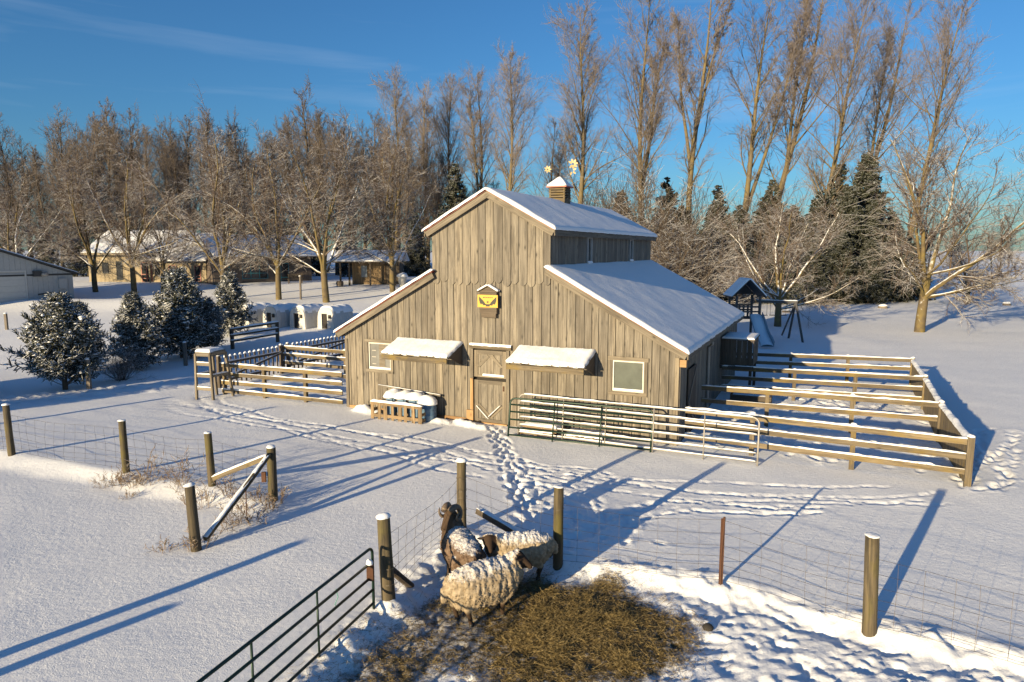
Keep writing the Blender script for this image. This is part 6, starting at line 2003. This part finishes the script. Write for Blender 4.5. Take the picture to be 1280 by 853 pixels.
def sheep(name, label, loc, heading, mat, head=(0.62, 0.0, 0.86), nose=(0.84, 0.0, 0.74), horns=False, seed=0, scale=1.0, snowy=0.75, stance=0.0, fat=1.0, facecol=None):
    rg = np.random.default_rng(seed)
    H0 = np.array(head); N0 = np.array(nose)
    f = fat
    torso = chain([(-0.44, 0, 0.585, 0.215 * f), (-0.28, 0, 0.575, 0.275 * f), (0.0, 0, 0.56, 0.295 * f), (0.24, 0, 0.58, 0.27 * f), (0.38, 0, 0.62, 0.215 * f)])
    belly = chain([(-0.34, 0, 0.46, 0.225 * f), (0.0, 0, 0.43, 0.23 * f), (0.24, 0, 0.46, 0.215 * f)])
    nk = [(0.36, 0, 0.66, 0.20), (0.36 * 0.45 + H0[0] * 0.55, H0[1] * 0.5, 0.64 * 0.45 + H0[2] * 0.55, 0.16), (H0[0], H0[1], H0[2], 0.105)]
    neck = chain(nk)
    face = chain([(H0[0], H0[1], H0[2] + 0.01, 0.098), tuple(H0 * 0.55 + N0 * 0.45) + (0.078,), tuple(N0) + (0.05,)])
    legs = []
    for sy in (-1, 1):
        fx_ = 0.26 + stance * sy
        legs += chain([(fx_, sy * 0.14, 0.48, 0.105), (fx_ + 0.02, sy * 0.135, 0.30, 0.052), (fx_ - 0.005, sy * 0.13, 0.16, 0.038), (fx_, sy * 0.13, 0.04, 0.036)])
        hx = -0.36 - stance * sy
        legs += chain([(hx, sy * 0.14, 0.52, 0.16), (hx + 0.06, sy * 0.15, 0.38, 0.095), (hx - 0.07, sy * 0.145, 0.25, 0.048), (hx - 0.03, sy * 0.14, 0.12, 0.036), (hx - 0.02, sy * 0.14, 0.04, 0.038)])
    tail = chain([(-0.60, 0, 0.66, 0.06), (-0.68, 0, 0.56, 0.05), (-0.69, 0, 0.44, 0.035)])
    me = blob_mesh(torso + belly + neck + face + legs + tail, 0.016)
    n = len(me.vertices)
    V = np.empty(n * 3, np.float32); me.vertices.foreach_get('co', V); V = V.reshape(-1, 3).astype(float)
    Nn = np.empty(n * 3, np.float32); me.vertices.foreach_get('normal', Nn); Nn = Nn.reshape(-1, 3).astype(float)
    # fleece everywhere but face and lower legs
    fd = (N0 - H0) / np.linalg.norm(N0 - H0)
    along = (V - H0) @ fd
    nearhead = np.linalg.norm(V - (H0 + fd * np.clip(along, 0, 0.3)[:, None]), axis=1) < 0.135
    facem = nearhead & (along > -0.035)
    wool = np.where(facem, 0, 1) * sstep(0.20, 0.30, V[:, 2])
    # furrows of the fleece
    ang = np.arctan2(V[:, 2] - 0.55, V[:, 1])
    fur = fbm(V[:, 0] * 22 + 1.5 * fbm(V[:, 2] * 4, ang, 2) + seed, ang * 2.0, 2) + 0.7 * fbm(V[:, 0] * 44, ang * 12 + seed, 2)
    V2 = V + Nn * (wool * (0.012 + 0.055 * fur))[:, None]
    me.vertices.foreach_set('co', V2.astype(np.float32).ravel())
    sn = wool * sstep(0.30, 0.85, Nn[:, 2]) * snowy * sstep(0.5, 0.62, V[:, 2]) * (1 - 0.8 * facem)
    for nm, arr in (('wool', wool), ('snow', sn)):
        a = me.attributes.new(nm, 'FLOAT', 'POINT'); a.data.foreach_set('value', arr.astype(np.float32))
    me.polygons.foreach_set('use_smooth', np.ones(len(me.polygons), bool))
    me.materials.clear(); me.materials.append(mat)
    me.update()
    root = thing(name, label, 'sheep', loc, heading)
    root.scale = (scale,) * 3
    link('body', me, root)
    # fleece locks standing off the body
    cand = np.where((wool > 0.85))[0]
    m_ = 9500
    pick = cand[rg.integers(0, len(cand), m_)]
    st = V2[pick]; dn = Nn[pick] * 0.5 + np.array([0, 0, -0.6]) + rg.normal(0, 0.25, (m_, 3))
    P, Rd = limb(rg, st - Nn[pick] * 0.008, dn, rg.uniform(0.012, 0.026, m_), np.full(m_, 0.008), np.full(m_, 0.003), 3, -0.5, 0.3)
    Rd = Rd * 0 + np.array([[0.0065, 0.007, 0.002]]) * rg.uniform(0.7, 1.3, (m_, 1))
    LV, LF = tubes(P, Rd, 3)
    link('fleece', np_mesh('fleece', LV, LF, mat, True, {'wool': np.ones(len(LV)), 'snow': np.repeat(sn[pick], 9)}), root)
    # ears, eyes, nostrils, hooves
    side = np.cross(np.array([0, 0, 1.0]), fd); side /= np.linalg.norm(side)
    upv = np.cross(fd, side)
    fm = facecol or M_SKIN
    for sg in (-1, 1):
        b0 = H0 + side * sg * 0.085 + upv * 0.035 - fd * 0.01
        b1 = b0 + side * sg * 0.12 + upv * -0.015 - fd * 0.02
        ear = MB()
        rings = [(0.0, 0.022), (0.3, 0.036), (0.65, 0.034), (1.0, 0.006)]
        vs, fs = [], []
        for t, w in rings:
            c = b0 + (b1 - b0) * t
            for k in range(6):
                a_ = k * math.pi / 3
                vs.append(c + fd * 0.35 * w * math.cos(a_) + upv * w * math.sin(a_) * 0.95)
        for i in range(3):
            for k in range(6):
                fs.append((i * 6 + k, i * 6 + (k + 1) % 6, (i + 1) * 6 + (k + 1) % 6, (i + 1) * 6 + k))
        ear.add(vs, fs).build('ear', fm, root, smooth=True)
        e = H0 + fd * 0.07 + side * sg * 0.083 + upv * 0.03
        MB().lathe([(0.002, -0.012), (0.010, -0.008), (0.013, 0), (0.010, 0.008), (0.002, 0.012)], 8, tuple(e)).build('eye', M_EYE, root, smooth=True)
        if horns:
            # heavy horn curling back, down and forward round the ear
            pts, rad = [], []
            for i in range(26):
                t = i / 25; a_ = R(75 + 385 * t)
                rr_ = 0.125 * (1 - 0.42 * t)
                c = H0 + side * sg * (0.06 + 0.15 * t) + fd * (-0.045 + rr_ * math.cos(a_)) + upv * (0.0 + rr_ * math.sin(a_))
                pts.append(tuple(c)); rad.append(0.050 * (1 - t) ** 0.7 * (1 + 0.06 * (i % 2)) + 0.006)
            MB().tube(pts, rad, 9).build('horn', M_HORN, root, smooth=True)
        for hx, hy in ((0.26 + stance * sg, 0.13), (-0.38 - stance * sg, 0.14)):
            b = MB().lathe([(0.044, -0.015), (0.042, 0.02), (0.034, 0.055)], 8, (hx + 0.008, sg * hy, 0.0))
            b.build('hoof', M_HOOF, root, smooth=True)
    return root
def floor_z(x, y):
    return exact_z(x, y)
sheep('sheep', 'cream sheep with a dark face standing broadside in front of the other two', (-0.40, 10.12, exact_z(-0.4, 10.1) - 0.02), R(30), M_WOOL, head=(0.53, -0.02, 0.84), nose=(0.69, -0.13, 0.69), seed=1, scale=1.03, snowy=0.78, stance=0.05, fat=1.1)
sheep('sheep', 'cream sheep with snow on its back turning its dark face to the pen', (0.11, 11.3, exact_z(0.11, 11.3) + 0.01), R(192), M_WOOL, head=(0.56, 0.10, 0.82), nose=(0.57, 0.31, 0.71), seed=2, scale=0.95, snowy=0.88, stance=-0.04, fat=1.04)
sheep('sheep', 'brown fleeced ram with heavy curled horns beside the fence corner', (-0.87, 11.22, exact_z(-0.87, 11.22) + 0.01), R(112), M_WOOLB, head=(0.44, 0.05, 0.98), nose=(0.33, 0.20, 0.80), horns=True, seed=3, scale=1.04, snowy=0.8, stance=0.03, fat=0.98)

# ------------------------------------------------------------------ hay
def hay_mat(name, stops):
    m, nt, bs = newmat(name)
    f = noise(nt, 23, 3, 0.7)
    r = ramp(nt, stops); nt.links.new(f, r.inputs['Fac'])
    nt.links.new(r.outputs['Color'], bs.inputs['Base Color']); bs.inputs['Roughness'].default_value = 0.7
    return m
M_HAY = hay_mat('hay', [(0.30, (0.035, 0.024, 0.010)), (0.5, (0.19, 0.135, 0.045)), (0.7, (0.54, 0.42, 0.20))])
rg = np.random.default_rng(77)
def scatter_hay(n, poly, soft, zup, lmin, lmax, bias=0.0):
    lo = poly.min(0) - 0.5; hi = poly.max(0) + 0.5
    P = rg.random((n * 6, 2)) * (hi - lo) + lo
    sdv = poly_sdf(P[:, 0], P[:, 1], poly) + 0.5 * fbm(P[:, 0] * 1.1, P[:, 1] * 1.1, 3)
    pr = sstep(soft, -soft, sdv) * (0.12 + 0.88 * sstep(-0.06, 0.14, fbm(P[:, 0] * 1.9 + 4, P[:, 1] * 1.9, 4) + bias))
    P = P[rg.random(len(P)) < pr][:n]
    m = len(P)
    i = np.clip(np.searchsorted(gx, P[:, 0]), 1, nx - 1); j = np.clip(np.searchsorted(gy, P[:, 1]), 1, ny - 1)
    pile = np.clip(fbm(P[:, 0] * 2.4, P[:, 1] * 2.4, 3) + 0.1, 0, 1)
    z = GZ[j, i] + rg.random(m) ** 2 * zup * (0.4 + 3 * pile)
    flow = fbm(P[:, 0] * 1.3 + 60, P[:, 1] * 1.3, 2) * 14
    a = flow + rg.normal(0, 1.6, m)
    d = np.stack([np.cos(a), np.sin(a), rg.normal(0.01, 0.13, m)], -1)
    st = np.stack([P[:, 0], P[:, 1], z + 0.006], -1)
    L = rg.uniform(lmin, lmax, m)
    Q, Rd = limb(rg, st - d * L[:, None] / 2, d, L, np.full(m, 0.0019), np.full(m, 0.0014), 4, -0.1, 0.4)
    return tubes(Q, Rd * rg.uniform(0.6, 1.5, (m, 1)), 3)
V, F = merge([scatter_hay(2600, HAY2, 1.0, 0.02, 0.12, 0.34, 0.0), scatter_hay(13000, HAY2, 0.9, 0.012, 0.03, 0.13, -0.04), scatter_hay(24000, HAY, 0.7, 0.008, 0.03, 0.14, 0.03)])
ho = link('hay', np_mesh('hay', V, F, M_HAY))
tag(ho, 'scattered brown hay strewn over the trodden pen snow', 'hay', kind='stuff')
cl = thing('dirt_clod', 'small dark clod lying on the trodden snow of the pen', 'clod', (2.95, 9.75, exact_z(2.95, 9.75)))
MB().lathe([(0.07, -0.02), (0.09, 0.02), (0.06, 0.06), (0.01, 0.075)], 7).build('clod', M_INNER, cl, smooth=True)
